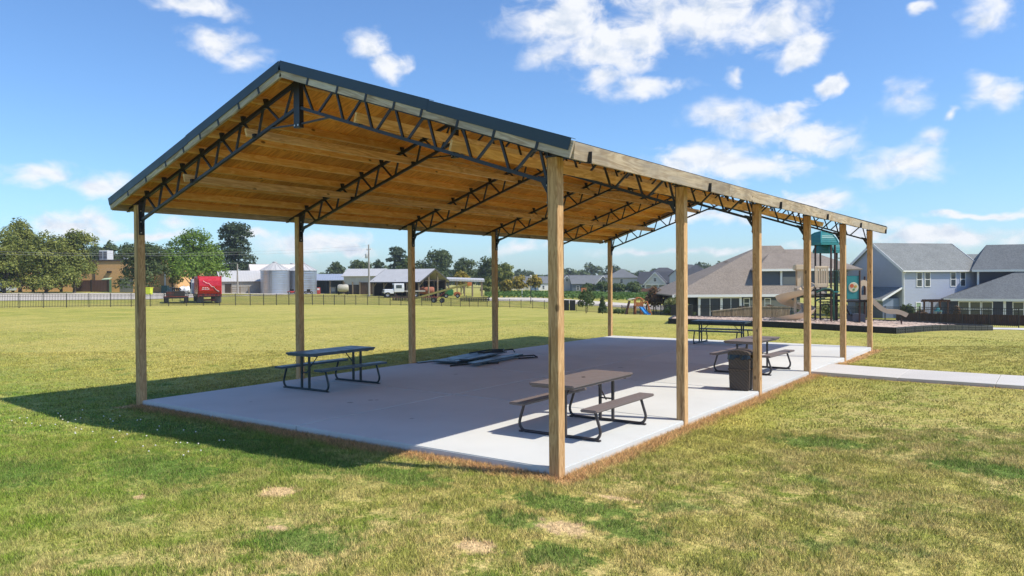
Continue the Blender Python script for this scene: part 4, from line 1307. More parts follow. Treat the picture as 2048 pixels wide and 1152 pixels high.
# taller wing at the back
MB().box(HX(1523), HX(1660), .9, 14.0, ze - .5, 6.15).build('upper_wall', M_SLATE, HT)
MB().box(HX(1571), HX(1600), .86, .896, ze, 5.2).build('grey_wall_panel', M_GREYS, HT)
hip_roof(HX(1525), HX(1720), .9, 15.0, 6.15, 2.75, ov=.5, inset=4.4).build('upper_roof', M_TANROOF, HT)
MB().box(HX(1517), HX(1668), .26, .36, 5.92, 6.2).build('gutter', M_WHITE, HT)
MB().box(HX(1567) - .12, HX(1567) + .12, .75, .895, ze, 6.0).build('corner_board', M_WHITE, HT)
MB().tube([(HX(1602), 8, 8.2), (HX(1602), 8, 9.0)], .08, 8).build('roof_vent', M_BLACKF, HT)
for (u, yy, zz) in ((1452, 4.0, 5.45), (1488, 7.0, 7.2)):
    MB().box(HX(u) - .6, HX(u) + .6, yy - .15, yy + .1, zz - .03, zz + .10).build('roof_vent', M_TANROOF, HT)
# timber deck and beds in front of it
M_DECKW = wood('weathered_deck', (.22, .15, .10), (.40, .30, .22), 'Z', 6, .2)
DK = root_at('timber_deck', 'weathered plank deck with sloping rail before the tan-roofed house', 'deck', 1500, 80.0)
k2 = 80 / FPX
for i in range(52):
    u = 1424 + i * 3.0
    top = .75 + .42 * min(1, max(0, (u - 1424) / 80))
    MB().box((u - 1500) * k2, (u - 1500) * k2 + .145, -.02, .02, -.3, top).build('plank', M_DECKW, DK)
MB().bar(((1422 - 1500) * k2, -.02, .78), ((1505 - 1500) * k2, -.02, 1.22), .12, .08).bar(((1505 - 1500) * k2, -.02, 1.22), ((1581 - 1500) * k2, -.02, 1.18), .12, .08).build('rail', wood('pale_deck_rail', (.42, .34, .26), (.60, .50, .40), 'X', 6, .2), DK)

# ------------------------------------------------------------------ blue house
M_BLUE = siding('blue_siding', (0.40, 0.44, 0.55), .19); M_GREYROOF = roofing('grey_shingles', (0.15, 0.16, 0.16), (0.27, 0.285, 0.285))
HB = root_at('blue_house', 'two-storey periwinkle-blue house with grey gable roof and white trim', 'house', 1806, 98.0, R(16))
W_, L_ = 10.2, 12.6
gable_walls(0, L_, 0, W_, -.6, 6.35, 3.5).build('wall', M_BLUE, HB)
gable_roof(0, L_, 0, W_, 6.35, 3.5, ov=.35).build('roof', M_GREYROOF, HB)
rake_trim(0, L_, 0, W_, 6.35, 3.5, 'x', .35, HB, M_WHITE, .34)
for x, y in ((-.02, -.02), (L_ - .18, -.02)):
    MB().box(x, x + .2, y, y + .2, -.6, 6.1).build('corner_board', M_WHITE, HB)
for x in (2.55, 3.85, 8.0, 9.6):
    window(HB, (x, 0, 4.95), .75, 1.75, 'y-')
window(HB, (2.4, 0, 1.3), .7, 1.3, 'y-', glass=plain('green_blind', (.25, .35, .22), .4))
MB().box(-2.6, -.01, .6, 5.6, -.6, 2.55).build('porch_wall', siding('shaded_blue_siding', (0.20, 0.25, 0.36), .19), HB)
MB().plate([(-3.1, .1, 2.45), (-.02, .1, 4.0), (-.02, 6.1, 4.0), (-3.1, 6.1, 2.45)][::-1], -.12).build('porch_roof', M_GREYROOF, HB)
MB().bar((-3.1, .06, 2.38), (-.02, .06, 3.93), .06, .24).bar((-3.14, .0, 2.34), (-3.14, 6.1, 2.34), .1, .22).build('porch_trim', M_WHITE, HB)
MB().tube([(.08, -.42, 6.05), (.08, -.1, 5.6), (.08, -.06, 0)], .05, 8).build('downspout', M_WHITE, HB)

# paler house seen in the gap beyond
HP = root_at('pale_blue_house', 'pale grey-blue house in the gap between blue and navy houses', 'house', 1956, 118.0)
gable_walls(-3, 9, 0, 9, -.6, 5.6, 3.4).build('wall', siding('pale_siding', (.38, .42, .50), .19), HP)
gable_roof(-3, 9, 0, 9, 5.6, 3.4, ov=.4).build('roof', M_GREYROOF, HP)

# ------------------------------------------------------------------ navy house at the edge
M_NAVY = siding('navy_siding', (0.030, 0.036, 0.058)); M_CHARROOF = roofing('charcoal_grey_shingles', (0.105, 0.115, 0.125), (0.20, 0.215, 0.225))
HN = root_at('navy_house', 'dark navy house with grey hip roof and large white-framed windows', 'house', 2000, 95.0, R(-26))
k_ = 95 / FPX * .86
NX = lambda u: (u - 2000) * k_
MB().box(NX(1899), NX(2150), 0, 12, -.6, 2.65).build('wall', M_NAVY, HN)
hip_roof(NX(1893), NX(2240), 0, 13, 2.65, 5.2, ov=.5, inset=13.0, inset2=2.0).build('roof', M_CHARROOF, HN)
MB().box(NX(1885), NX(2180), -.62, -.52, 2.36, 2.66).build('gutter', M_WHITE, HN)
for u in (1927.5, 1950.5, 1974.5, 2036, 2060):
    window(HN, (NX(u), 0, 1.35), 1.05, 1.75, 'y-')
MB().box(NX(2009) - .14, NX(2009) + .14, -.12, -.004, -.4, 2.4).build('corner_board', M_WHITE, HN)
MB().box(NX(1964), NX(2150), 4.5, 13, 2.2, 6.3).build('upper_wall', M_NAVY, HN)
hip_roof(NX(1958), NX(2200), 4.5, 13.5, 6.3, 3.4, ov=.5, inset=2.2, inset2=2.2).build('upper_roof', M_CHARROOF, HN)
MB().box(NX(1950), NX(2150), 3.86, 3.96, 6.05, 6.32).build('gutter', M_WHITE, HN)
MB().box(NX(1964) - .12, NX(1964) + .12, 4.38, 4.495, 2.2, 6.2).build('corner_board', M_WHITE, HN)

# pergola and low brown fence in that yard
M_DKBRN = wood('dark_brown_timber', (.045, .022, .016), (.10, .05, .035), 'Z', 6, .2)
PE = root_at('pergola', 'small dark timber pergola with lattice beside the blue house', 'pergola', 1880, 74.0)
k_ = 74 / FPX
for u in (1864, 1896):
    for y in (0, 1.4):
        MB().box((u - 1880) * k_ - .07, (u - 1880) * k_ + .07, y - .07, y + .07, -.3, 2.0).build('post', M_DKBRN, PE)
for y in (-.05, 1.45):
    MB().bar(((1858 - 1880) * k_, y, 2.02), ((1900 - 1880) * k_, y, 2.10), .08, .15).build('beam', M_DKBRN, PE)
for i in range(7):
    x = (1863 + i * 5.5 - 1880) * k_
    MB().bar((x, -.3, 2.15), (x, 1.7, 2.15), .05, .09).build('rafter', M_DKBRN, PE)
lat = MB()
for i in range(9):
    x = (1866 + i * 3.4 - 1880) * k_
    lat.bar((x, 1.4, .9), (x, 1.4, 2.0), .02, .02)
for i in range(6):
    lat.bar(((1865 - 1880) * k_, 1.41, .95 + .2 * i), ((1895 - 1880) * k_, 1.41, .95 + .2 * i), .02, .02)
lo_ = lat.build('lattice', plain('grey_lattice', (.25, .25, .27), .6), PE); lo_['kind'] = 'stuff'
UM = root_at('garden_canopy', 'small teal peaked canopy under the pergola', 'canopy', 1876, 72.5)
k_ = 72.5 / FPX
MB().lathe([(.40, 1.05), (.30, 1.15), (.12, 1.35), (0, 1.5)], 8).build('canopy_top', M_PTEAL, UM)
for a in range(4):
    MB().tube([(.30 * math.cos(a * 1.57), .30 * math.sin(a * 1.57), -.1), (.30 * math.cos(a * 1.57), .30 * math.sin(a * 1.57), 1.1)], .03, 6).build('canopy_leg', M_WHITE, UM)
BF = thing('brown_board_fence', 'low dark brown board fence behind the black pickets', 'fence', ground_at(1792, 63))
pa, pb = ground_at(1792, 63), ground_at(2085, 53)
nb_ = 64
for i in range(nb_):
    f = (i + .5) / nb_
    x, y = pa[0] + (pb[0] - pa[0]) * f, pa[1] + (pb[1] - pa[1]) * f
    d = Vector((pb[0] - pa[0], pb[1] - pa[1], 0)).normalized() * (Vector((pb[0] - pa[0], pb[1] - pa[1], 0)).length / nb_ * .48)
    z = gz(x, y) - pa[2]
    MB().bar((x - pa[0] - d.x, y - pa[1] - d.y, z + .36), (x - pa[0] + d.x, y - pa[1] + d.y, z + .36), .03, .78 + rnd.uniform(-.02, .02)).build('board', M_DKBRN, BF)
PW = [gpix(1950, 658.5), gpix(2100, 664), gpix(2100, 668), gpix(1975, 661)]

# ------------------------------------------------------------------ roads (sheets just above the ground)
def ribbon(name, edge_a, edge_b, mat, lift=.05, n=14):
    """road strip between two photo edges, draped on the terrain"""
    def dens(e):
        pts = [gpix(u, v) for u, v in e]
        out = []
        for a, b in zip(pts[:-1], pts[1:]):
            for k in range(n):
                f = k / n
                out.append((a[0] + (b[0] - a[0]) * f, a[1] + (b[1] - a[1]) * f))
        out.append(pts[-1][:2])
        return out
    A, B_ = dens(edge_a), dens(edge_b)
    m = MB(); v = []
    for (a, b) in zip(A, B_):
        for q in range(4):
            f = q / 3
            x, y = a[0] + (b[0] - a[0]) * f, a[1] + (b[1] - a[1]) * f
            v.append((x, y, gz(x, y) + lift))
    m.add(v, [(i * 4 + q, (i + 1) * 4 + q, (i + 1) * 4 + q + 1, i * 4 + q + 1) for i in range(len(A) - 1) for q in range(3)])
    return structure(m.build(name, mat, smooth=True))
ribbon('farm_road', [(-80, 588), (120, 586.5), (300, 587), (420, 585), (560, 586), (660, 583)], [(-80, 603), (120, 601), (300, 599), (420, 594), (560, 590), (660, 587.5)], M_ROAD)
ribbon('estate_road', [(975, 596), (1060, 595.5), (1150, 600), (1240, 606), (1340, 612)], [(975, 602), (1060, 602.5), (1150, 609), (1240, 615), (1340, 622)], M_ROAD)
ribbon('yard_path', [(1950, 655.5), (2020, 656.5), (2100, 658)], [(1950, 658.5), (2020, 660), (2100, 662.5)], M_PATH, .03, 4)

# ------------------------------------------------------------------ farm buildings
M_ZINC = corrugated('zinc_roof', (0.50, 0.50, 0.50), .10, 0, .5, .55, .1)
M_RUSTROOF = corrugated('rusty_tin_roof', (0.62, 0.58, 0.56), .5, 0, .5, .6, .1)
M_BARNW = corrugated('weathered_barn_boards', (0.62, 0.58, 0.48), .12, 0, .3, .85, 0.0)
M_GREYW = corrugated('grey_barn_boards', (0.34, 0.33, 0.30), .15, 0, .3, .85, 0.0)
M_DARKIN = plain('dark_parts_and_shade', (0.05, 0.042, 0.036), .9, .1, 0, .4)
M_TINW = corrugated('tin_wall', (0.50, 0.49, 0.47), .2, 0, .3, .6, .2)
M_POLEW = wood('barn_post', (.20, .15, .10), (.34, .27, .19), 'Z', 6, .2)

# tan brick building on the far road
def brick_mat(name, c, mortar):
    m, t, b = mat_base(name, .9, .2)
    tc = t.node('ShaderNodeTexCoord').outputs['Object']
    br = t.node('ShaderNodeTexBrick')
    t.l.new(t.mapping(tc, rot=(R(90), 0, 0)), br.inputs['Vector'])
    br.inputs['Scale'].default_value = 2.2
    br.inputs['Color1'].default_value = c + (1,); br.inputs['Color2'].default_value = tuple(x * .86 for x in c) + (1,)
    br.inputs['Mortar'].default_value = mortar + (1,); br.inputs['Mortar Size'].default_value = .012
    t.l.new(br.outputs[0], b.inputs['Base Color'])
    return m
M_TANBRICK = brick_mat('tan_brick', (0.72, 0.43, 0.18), (0.64, 0.48, 0.30))
k_ = 130 / FPX
TB = root_at('brick_building', 'flat-roofed tan brick building beyond the farm road', 'building', 235, 130.0)
X = lambda u: (u - 235) * k_
MB().box(X(20), X(333), 0, 16, -.5, 5.3).build('wall', M_TANBRICK, TB)
MB().box(X(18), X(335), -.15, 16.1, 5.302, 5.55).build('parapet', plain('brown_coping', (.09, .075, .065), .6), TB)
hv = MB().box(X(186), X(203), 2, 4, 5.55, 7.2).build('rooftop_unit', plain('white_hvac', (.62, .63, .64), .5), TB, bevel=.04)
for u in (189.5, 198.5):
    MB().box(X(u) - .3, X(u) + .3, 1.96, 1.996, 5.8, 7.0).build('unit_grille', plain('grey_grille', (.14, .14, .15), .6), hv)
MB().box(X(230), X(240), 3, 4, 5.55, 6.0).build('roof_vent', M_WHITE, TB)
MB().tube([(X(190), -.1, 0), (X(190), -.1, 5.4)], .09, 8).build('downpipe', plain('dark_pipe', (.08, .07, .06), .5), TB)
MB().tube([(X(331), -.2, 0), (X(331), -.2, 4.0)], .14, 8).build('flue_pipe', M_WHITE, TB)
for u in (217, 222):
    MB().box(X(u) - .15, X(u) + .15, -.25, -.004, 3.3, 3.6).build('wall_lamp', plain('dark_lamp', (.05, .045, .04), .5), TB)
MB().box(X(240), X(266), -.05, -.004, 0, 2.35).build('service_door', corrugated('grey_service_door', (.22, .24, .27), .1, 0, .3, .5, .4), TB)
GE = root_at('bin_enclosure', 'brown gated bin enclosure against the tan brick building', 'enclosure', 183, 127.0)
M_BRG = corrugated('brown_gate_metal', (.105, .060, .055), .1, 0, .25, .6, .1)
k_ = 127 / FPX
for a, b in ((151, 181), (184, 215)):
    MB().box((a - 183) * k_, (b - 183) * k_, 0, .06, .05, 1.95).build('gate_leaf', M_BRG, GE)
for u in (150, 182.5, 216.5):
    MB().box((u - 183) * k_ - .09, (u - 183) * k_ + .09, -.06, .14, -.2, 2.05).build('gate_post', M_DARKIN, GE)
sk = root_at('skip_bin', 'pale green bin lid showing above the brown gates', 'bin', 210, 128.6)
MB().box(-.6, .6, 0, 1.0, -.2, 2.05).build('bin_body', plain('green_bin', (.06, .14, .09), .6), sk, bevel=.05)
MB().plate([(-.65, 0, 2.10), (.65, 0, 2.16), (.65, 1.1, 2.45), (-.65, 1.1, 2.35)], .08).build('bin_lid', plain('pale_green_lid', (.42, .55, .40), .5), sk)
yb_ = root_at('recycling_bin', 'bright yellow-green wheeled bin on the road verge', 'bin', 298, 112.0)
M_LIME = plain('lime_plastic', (.55, .62, .03), .45, .5)
frust(.34, .36, .38, .42, 0, .95).build('bin_body', M_LIME, yb_, bevel=.03); frust(.41, .45, .37, .40, .955, 1.08).build('bin_lid', M_LIME, yb_, bevel=.02)
tf = root_at('transformer_box', 'green electrical transformer box on the grass by the brick building', 'utility box', 328, 124.0)
MB().box(-.5, .5, 0, .8, -.1, 1.2).build('cabinet', plain('teal_cabinet', (.07, .16, .15), .5), tf, bevel=.04); MB().box(-.52, .52, -.02, .82, 1.2, 1.26).build('cabinet_lid', plain('teal_cabinet', (.07, .16, .15)), tf)
cu = root_at('condenser_unit', 'pale grey condenser unit beside the green transformer box', 'utility box', 339, 126.0)
MB().box(-.5, .5, 0, .8, -.1, .95).build('cabinet', plain('pale_unit', (.42, .43, .43), .5), cu, bevel=.04); MB().lathe([(0, 0), (.34, 0), (.34, .05), (0, .05)], 12, (0, .4, .955)).build('fan_grille', M_BLACKF, cu)
for u, d, lb in ((367, 122, 'white propane tank nearer the brick building'), (376.5, 121, 'white propane tank nearer the red truck')):
    pt = root_at('propane_tank', lb, 'tank', u, d, R(80), 'white propane tanks on the verge')
    prof = [(0, -.95), (.25, -.90), (.40, -.75), (.45, -.55), (.45, .55), (.40, .75), (.25, .90), (0, .95)]
    MB().lathe(prof, 14).build('tank_shell', M_WHITE, pt, smooth=True, rot=(0, R(90), 0), loc=(0, 0, .75))
    for x in (-.5, .5):
        MB().box(x - .06, x + .06, -.3, .3, 0, .42).build('tank_leg', M_GREYW, pt)
    MB().lathe([(0, .12), (.12, .12), (.12, 0)], 10, (0, 0, 1.2)).build('tank_cap', M_WHITE, pt)

# ------------------------------------------------------------------ red truck and black trailer behind the fence
M_TYRE = plain('tyre_rubber', (.014, .014, .014), .85, .2)
M_RIM = plain('steel_rim', (.30, .30, .31), .4, .5, .6)
def wheel(parent, x, y, r, w, z=None):
    h = holder('wheel', parent, (x, y, r if z is None else z), (0, R(90), 0))
    MB().lathe([(r * .55, -w / 2), (r * .92, -w / 2), (r, -w * .35), (r, w * .35), (r * .92, w / 2), (r * .55, w / 2), (r * .55, -w / 2)], 18).build('tyre', M_TYRE, h, smooth=True)
    MB().lathe([(0, -w * .2), (r * .3, -w * .25), (r * .56, -w * .4), (r * .56, w * .4), (r * .3, w * .25), (0, w * .2)], 14).build('rim', M_RIM, h, smooth=True)
    return h
k_ = 85 / FPX
TR = root_at('red_truck', 'red refuse truck seen from behind at the fence', 'truck', 420, 85.0, R(26.5))
M_RED = plain('red_truck_paint', (.46, .012, .022), .28, .6, 0, .10, 1.5)
M_DRED = plain('dark_red_metal', (.16, .010, .014), .5, .5)
hw = 1.25
prof = [(-hw, 1.05), (hw, 1.05), (hw, 2.85), (hw - .12, 3.05), (-hw + .12, 3.05), (-hw, 2.85)]
MB().prism(prof, .8, 6.2).build('body', M_RED, TR, bevel=.03)
# rounded tailgate
tg = [(.8, 1.0), (.35, 1.05), (.08, 1.45), (.0, 2.0), (.10, 2.55), (.4, 2.95), (.8, 3.0)]
m = MB()
v = [(-hw + .12, y, z) for y, z in tg] + [(hw - .12, y, z) for y, z in tg]
n_ = len(tg)
m.add(v, [(i, i + 1, n_ + i + 1, n_ + i) for i in range(n_ - 1)] + [tuple(range(n_)), tuple(range(2 * n_ - 1, n_ - 1, -1))])
tgate = m.build('tailgate', M_RED, TR)
for s in (-1, 1):
    MB().box(s * (hw - .06) - .06, s * (hw - .06) + .06, .35, .85, .75, 3.12).build('tailgate_arm', M_RED, TR, bevel=.03)
MB().tube([(-.72, -.02, 2.55), (-.38, -.05, 2.3), (-.1, -.06, 2.25), (.15, -.06, 1.9), (.4, -.03, 1.85), (.62, .02, 1.55), (.95, .05, 1.35)], .022, 6).build('hydraulic_hose', M_WHITE, tgate)
MB().tube([(.35, -.02, 1.9), (.55, .0, 1.6), (.75, .03, 1.3), (.95, .1, 1.25)], .03, 6).build('hydraulic_hose', M_BLACKF, tgate)
for i in range(3):      # the two short lines of worn white lettering on the tailgate read as broken bars
    MB().box(-.85 + .28 * i, -.64 + .28 * i, -.004, .02, 1.60, 1.66).build('lettering', M_WHITE, tgate, loc=(0, .03, 0))
    MB().box(-.80 + .22 * i, -.64 + .22 * i, -.004, .02, 1.78, 1.82).build('lettering', M_WHITE, tgate, loc=(0, -.005, 0))
MB().box(-hw, hw, .25, .75, .82, 1.02).build('bumper', M_DRED, TR)
for x in (-.95, -.45, 0, .45, .95):
    MB().box(x - .05, x + .05, .22, .249, .88, .97).build('tail_light', plain('tail_lamp', (.75, .70, .65) if abs(x) < .9 else (.6, .05, .03), .3), TR)
MB().box(-1.2, 1.2, 1.0, 8.6, .72, 1.0).build('chassis', M_BLACKF, TR)
for y in (1.7, 2.95, 8.2):
    for s in (-1, 1):
        wheel(TR, s * .98, y, .5, .5 if y < 4 else .3)
for s in (-1, 1):
    MB().box(s * .92 - .34, s * .92 + .34, 1.05, 1.08, .10, .80).build('mud_flap', plain('grey_flap', (.10, .10, .11), .6), TR)
MB().box(-.7, .7, 1.02, 1.06, .30, .50).build('under_bar', M_DRED, TR)
cabp = [(-1.15, 1.0), (1.15, 1.0), (1.15, 2.3), (1.0, 2.75), (-1.0, 2.75), (-1.15, 2.3)]
MB().prism(cabp, 6.6, 9.0).build('cab', plain('pale_cab_paint', (.60, .63, .66), .35, .5), TR, bevel=.05, loc=(-.35, 0, 0))
MB().box(-1.62, -1.50, 7.0, 7.6, 1.6, 2.4).build('mirror', M_BLACKF, TR)
TL = root_at('black_trailer', 'black flatbed trailer loaded with dark kit beside the red truck', 'trailer', 352, 83.0, R(25))
k_ = 83 / FPX
MB().box(-1.25, 1.25, 0, 5, .55, .72).build('bed', M_BLACKF, TL)
for x in (-1.2, -.4, .4, 1.2):
    MB().box(x - .04, x + .04, -.04, .04, .3, 1.45).build('stake', M_BLACKF, TL)
MB().box(-1.25, 1.25, -.06, -.02, .74, .775).build('red_bar', plain('red_reflector', (.45, .06, .03), .4), TL)
for z in (1.0, 1.25):
    MB().box(-1.22, 1.22, -.03, .03, z, z + .06).build('tail_rail', M_BLACKF, TL)
for s in (-1, 1):
    wheel(TL, s * 1.05, 2.4, .38, .26)
    MB().box(s * 1.0 - .22, s * 1.0 + .22, -.10, -.04, .12, .55).build('tail_flap', M_TYRE, TL)
LD = root_at('machinery_load', 'dark machinery loaded on the black trailer', 'machinery', 351.5, 84.2, R(25))
LD.location.z += .72
MB().box(-1.0, .9, -.6, .9, 0, .62).build('engine_housing', M_DARKIN, LD, bevel=.06)
for q in range(4):
    MB().tube([(-.3 + .2 * q, -.4, .6), (-.35 + .22 * q, -.2, .95), (-.1 + .2 * q, .3, .8)], .07, 6).build('hose', M_TYRE, LD)
MB().box(-.95, -.25, -.64, -.602, .1, .5).build('side_panel', plain('dull_orange_panel', (.12, .035, .025), .5), LD)

CA_ = root_at('parked_car', 'pale car parked under the end tree of the roadside row', 'car', 3, 116.0, R(70))
m = MB().prism([(-.85, .25), (.85, .25), (.85, .75), (.80, .85), (-.80, .85), (-.85, .75)], -2.1, 2.1)
m.build('body', plain('silver_car_paint', (.45, .50, .56), .3, .6, .3), CA_, bevel=.06)
MB().prism([(-.75, .85), (.75, .85), (.6, 1.4), (-.6, 1.4)], -1.2, 1.1).build('cabin', M_GLASS, CA_, bevel=.08)
MB().prism([(-.58, 1.395), (.58, 1.395), (.55, 1.44), (-.55, 1.44)], -1.0, .9).build('roof', plain('silver_car_paint', (.45, .50, .56)), CA_)
for s in (-1, 1):
    for y in (-1.35, 1.35):
        wheel(CA_, s * .78, y, .32, .2)
# ------------------------------------------------------------------ barns, silos, sheds
def barn(name, label, u, d, turn, x0, x1, y0, y1, ze, rise, wall, roof, axis='x', ov=.4, sink=.4):
    b = root_at(name, label, 'barn', u, d, turn)
    gable_walls(x0, x1, y0, y1, -sink, ze, rise, axis).build('wall', wall, b)
    gable_roof(x0, x1, y0, y1, ze, rise, axis, ov, .10).build('roof', roof, b)
    return b
b1 = barn('grey_barn', 'low weathered grey barn with tin roof behind the red truck', 478, 150.0, R(25), -3.4, 5.0, 0, 6, 2.6, 1.9, M_GREYW, M_ZINC)
MB().box(-2.6, -1.4, -.05, .02, 0, 1.9).build('doorway_shade', M_DARKIN, b1)  # flat dark panel on the wall; the opening's shade is in its colour
b2 = barn('white_barn', 'cream gabled barn with rusty tin roof beside the silos', 507, 158.0, R(30), 0, 9, 0, 5.2, 3.5, 2.6, M_BARNW, M_RUSTROOF, 'x')
MB().box(-.05, -.002, 1.2, 2.3, 0, 2.2).build('barn_door', M_GREYW, b2)
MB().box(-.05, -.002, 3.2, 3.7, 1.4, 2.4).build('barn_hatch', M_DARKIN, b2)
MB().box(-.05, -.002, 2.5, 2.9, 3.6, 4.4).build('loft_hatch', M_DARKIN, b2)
an = holder('porch', b2, (.6, -1.6, 0))
MB().plate([(-.3, -.3, 2.5), (2.6, -.3, 2.5), (2.6, 1.6, 3.3), (-.3, 1.6, 3.3)], .08).build('porch_roof', plain('rust_roof', (.30, .16, .11), .7), an)
for x in (0, 2.3):
    MB().box(x - .1, x + .1, 0, .2, -.3, 2.5).build('porch_post', M_BARNW, an)
# small rail fence by the barn
rf = root_at('rail_fence', 'short weathered rail fence beside the cream barn', 'fence', 480, 140.0)
for x in (-1.6, 0, 1.6):
    MB().box(x - .08, x + .08, -.08, .08, -.2, 1.3).build('post', M_POLEW, rf)
for z in (.45, .8, 1.15):
    MB().bar((-1.7, 0, z), (1.7, 0, z + .05), .05, .12).build('rail', M_POLEW, rf)

M_SILO = corrugated('galvanised_silo', (0.40, 0.43, 0.48), .08, 2, .45, .38, .65)
def silo(u, d, r, h, label):
    s = root_at('grain_silo', label, 'silo', u, d, 0, 'galvanised grain silos')
    nr = 6
    for k in range(nr):
        z0, z1 = h * k / nr, h * (k + 1) / nr
        MB().lathe([(r, z0 + (-.3 if k == 0 else 0)), (r + .015, (z0 + z1) / 2), (r, z1 - .01)], 40).build('wall_ring', M_SILO, s, smooth=True, rot=(0, 0, .3 * k))
    n = 16
    for k in range(n):
        a0, a1 = 2 * math.pi * k / n, 2 * math.pi * (k + 1) / n
        am = (a0 + a1) / 2
        R0, R1 = r + .18, .42
        h0, h1 = h - .05, h + r * .52
        MB().plate([(R0 * math.cos(a0), R0 * math.sin(a0), h0), (R0 * math.cos(a1), R0 * math.sin(a1), h0), (R1 * math.cos(a1), R1 * math.sin(a1), h1), (R1 * math.cos(a0), R1 * math.sin(a0), h1)], .03).build('roof_panel', M_ZINC, s)
        MB().bar((R0 * math.cos(a0), R0 * math.sin(a0), h0 + .03), (R1 * math.cos(a0), R1 * math.sin(a0), h1 + .03), .06, .06).build('roof_rib', M_ZINC, s)
    MB().lathe([(0, .32), (.46, .25), (.46, -.05)], 16, (0, 0, h + r * .52)).build('roof_cap', M_ZINC, s)
    m = MB()
    for x in (-.2, .2):
        m.bar((x, -r - .15, 0), (x, -r - .15, h), .04, .04)
    for q in range(14):
        m.bar((-.2, -r - .15, .3 + q * h / 15), (.2, -r - .15, .3 + q * h / 15), .03, .03)
    m.build('ladder', M_RIM, s)
silo(550, 150.0, 2.72, 4.65, 'galvanised grain silo nearer the cream barn')
silo(605, 154.0, 2.78, 4.75, 'galvanised grain silo nearer the blue-grey shed')
silo(585, 172.0, 2.7, 5.1, 'galvanised silo behind the front pair with only its cone showing')

k_ = 160 / FPX
b3 = root_at('machine_shed', 'long open-fronted shed with blue-grey tin roof beyond the silos', 'shed', 660, 160.0, R(8))
X = lambda u: (u - 660) * k_
MB().box(X(628), X(735), 7, 7.2, -.3, 2.9).box(X(628) - .2, X(628), 0, 7.2, -.3, 2.9).box(X(735), X(735) + .2, 0, 7.2, -.3, 2.9).build('wall', corrugated('teal_shed_wall', (.10, .15, .17), .1, 0, .4, .6, .1), b3)
gable_roof(X(628), X(735), 0, 7.2, 3.0, 1.15, 'x', .5, .12).build('roof', corrugated('blue_grey_tin', (.40, .45, .54), .05, 0, .5, .45, .3), b3)
for u in (632, 660, 686, 710):
    MB().box(X(u) - .12, X(u) + .12, .02, .26, -.3, 2.98).build('post', M_POLEW, b3)
tkb = root_at('tool_cabinet', 'pale cabinet standing inside the long machine shed', 'cabinet', 666, 163.0)
MB().box(-.55, .55, 0, .5, -.1, 1.5).build('cabinet_body', plain('pale_cabinet', (.35, .36, .37), .5), tkb, bevel=.03); MB().box(-.4, .4, -.03, -.002, .5, 1.35).build('cabinet_door', M_WHITE, tkb)

b4 = barn('tin_walled_barn', 'tin-walled barn with pale roof and open lower bays', 705, 146.0, R(-6), -1.8, 5.4, .2, 7, 3.6, 1.3, M_TINW, M_ZINC)
MB().box(-1.75, 1.35, .12, .19, -.4, 1.85).build('open_bay_shade', M_DARKIN, b4)  # dark sheet over the solid wall, its colour standing in for the bay's shade
MB().box(1.5, 5.3, .12, .19, -.4, 2.3).build('plank_bay', wood('dark_planks', (.08, .05, .035), (.15, .10, .07), 'Z', 5, .2), b4)
for x in (-1.7, 0, 1.4, 3.4, 5.3):
    MB().box(x - .1, x + .1, -.02, .115, -.4, 2.4).build('post', M_POLEW, b4)

# main pole barn, gable end open to the yard
PB = root_at('pole_barn', 'open-sided pole barn with long pale tin roof and open gable', 'barn', 838, 128.0, R(-27))
# local x runs along the ridge, y back; near eave faces the lawn
xa, xb, yd, ze, rs = -9.6, 0.0, 8.6, 2.95, 2.0
gable_roof(xa, xb, 0, yd, ze, rs, 'x', .5, .12).build('roof', M_ZINC, PB)
rake_trim(xa, xb, 0, yd, ze, rs, 'x', .5, PB, plain('dark_fascia', (.06, .055, .05), .7), .2)
for x in (-9.5, -7.2, -4.9, -2.5, -.1):
    for y in (.05, yd - .05):
        MB().box(x - .1, x + .1, y - .1, y + .1, -.4, ze).build('post', M_POLEW, PB)
        if y < 1:
            MB().bar((x, y, 1.9), (x + .9, y, ze - .05), .10, .14).build('knee_brace', M_POLEW, PB)
for y in (2.9, 5.7):
    MB().box(-.1, .1, y - .1, y + .1, -.4, ze + rs * .66).build('post', M_POLEW, PB)
    MB().box(xa, xa + .2, y - .1, y + .1, -.4, ze + rs * .66).build('post', M_POLEW, PB)
for x in (-9.5, -4.9, -.1):
    MB().bar((x, 0, ze), (x, yd, ze), .12, .22).build('tie_beam', M_DARKIN, PB)
MB().box(xa, xa + .12, 0, yd, -.4, ze).box(xa, -.2, yd - .02, yd + .1, -.4, ze).build('back_wall', M_DARKIN, PB)  # dark walls added to make the inside of the barn look darker
# lean-to on posts
LT = root_at('lean_to_shed', 'flat white-roofed lean-to on timber posts beside the pole barn', 'shed', 930, 140.0, R(4))
k_ = 140 / FPX
X = lambda u: (u - 930) * k_
MB().plate([(X(893), -.3, 3.25), (X(969), -.3, 3.0), (X(969), 4.6, 3.35), (X(893), 4.6, 3.6)], .10).build('roof', M_ZINC, LT)
MB().bar((X(893), -.34, 3.10), (X(969), -.34, 2.86), .06, .36).build('fascia', M_ZINC, LT)
for u in (897, 914, 929, 945, 964):
    for y in (0, 4.2):
        MB().box(X(u) - .11, X(u) + .11, y - .11, y + .11, -.4, 3.0).build('post', M_POLEW, LT)

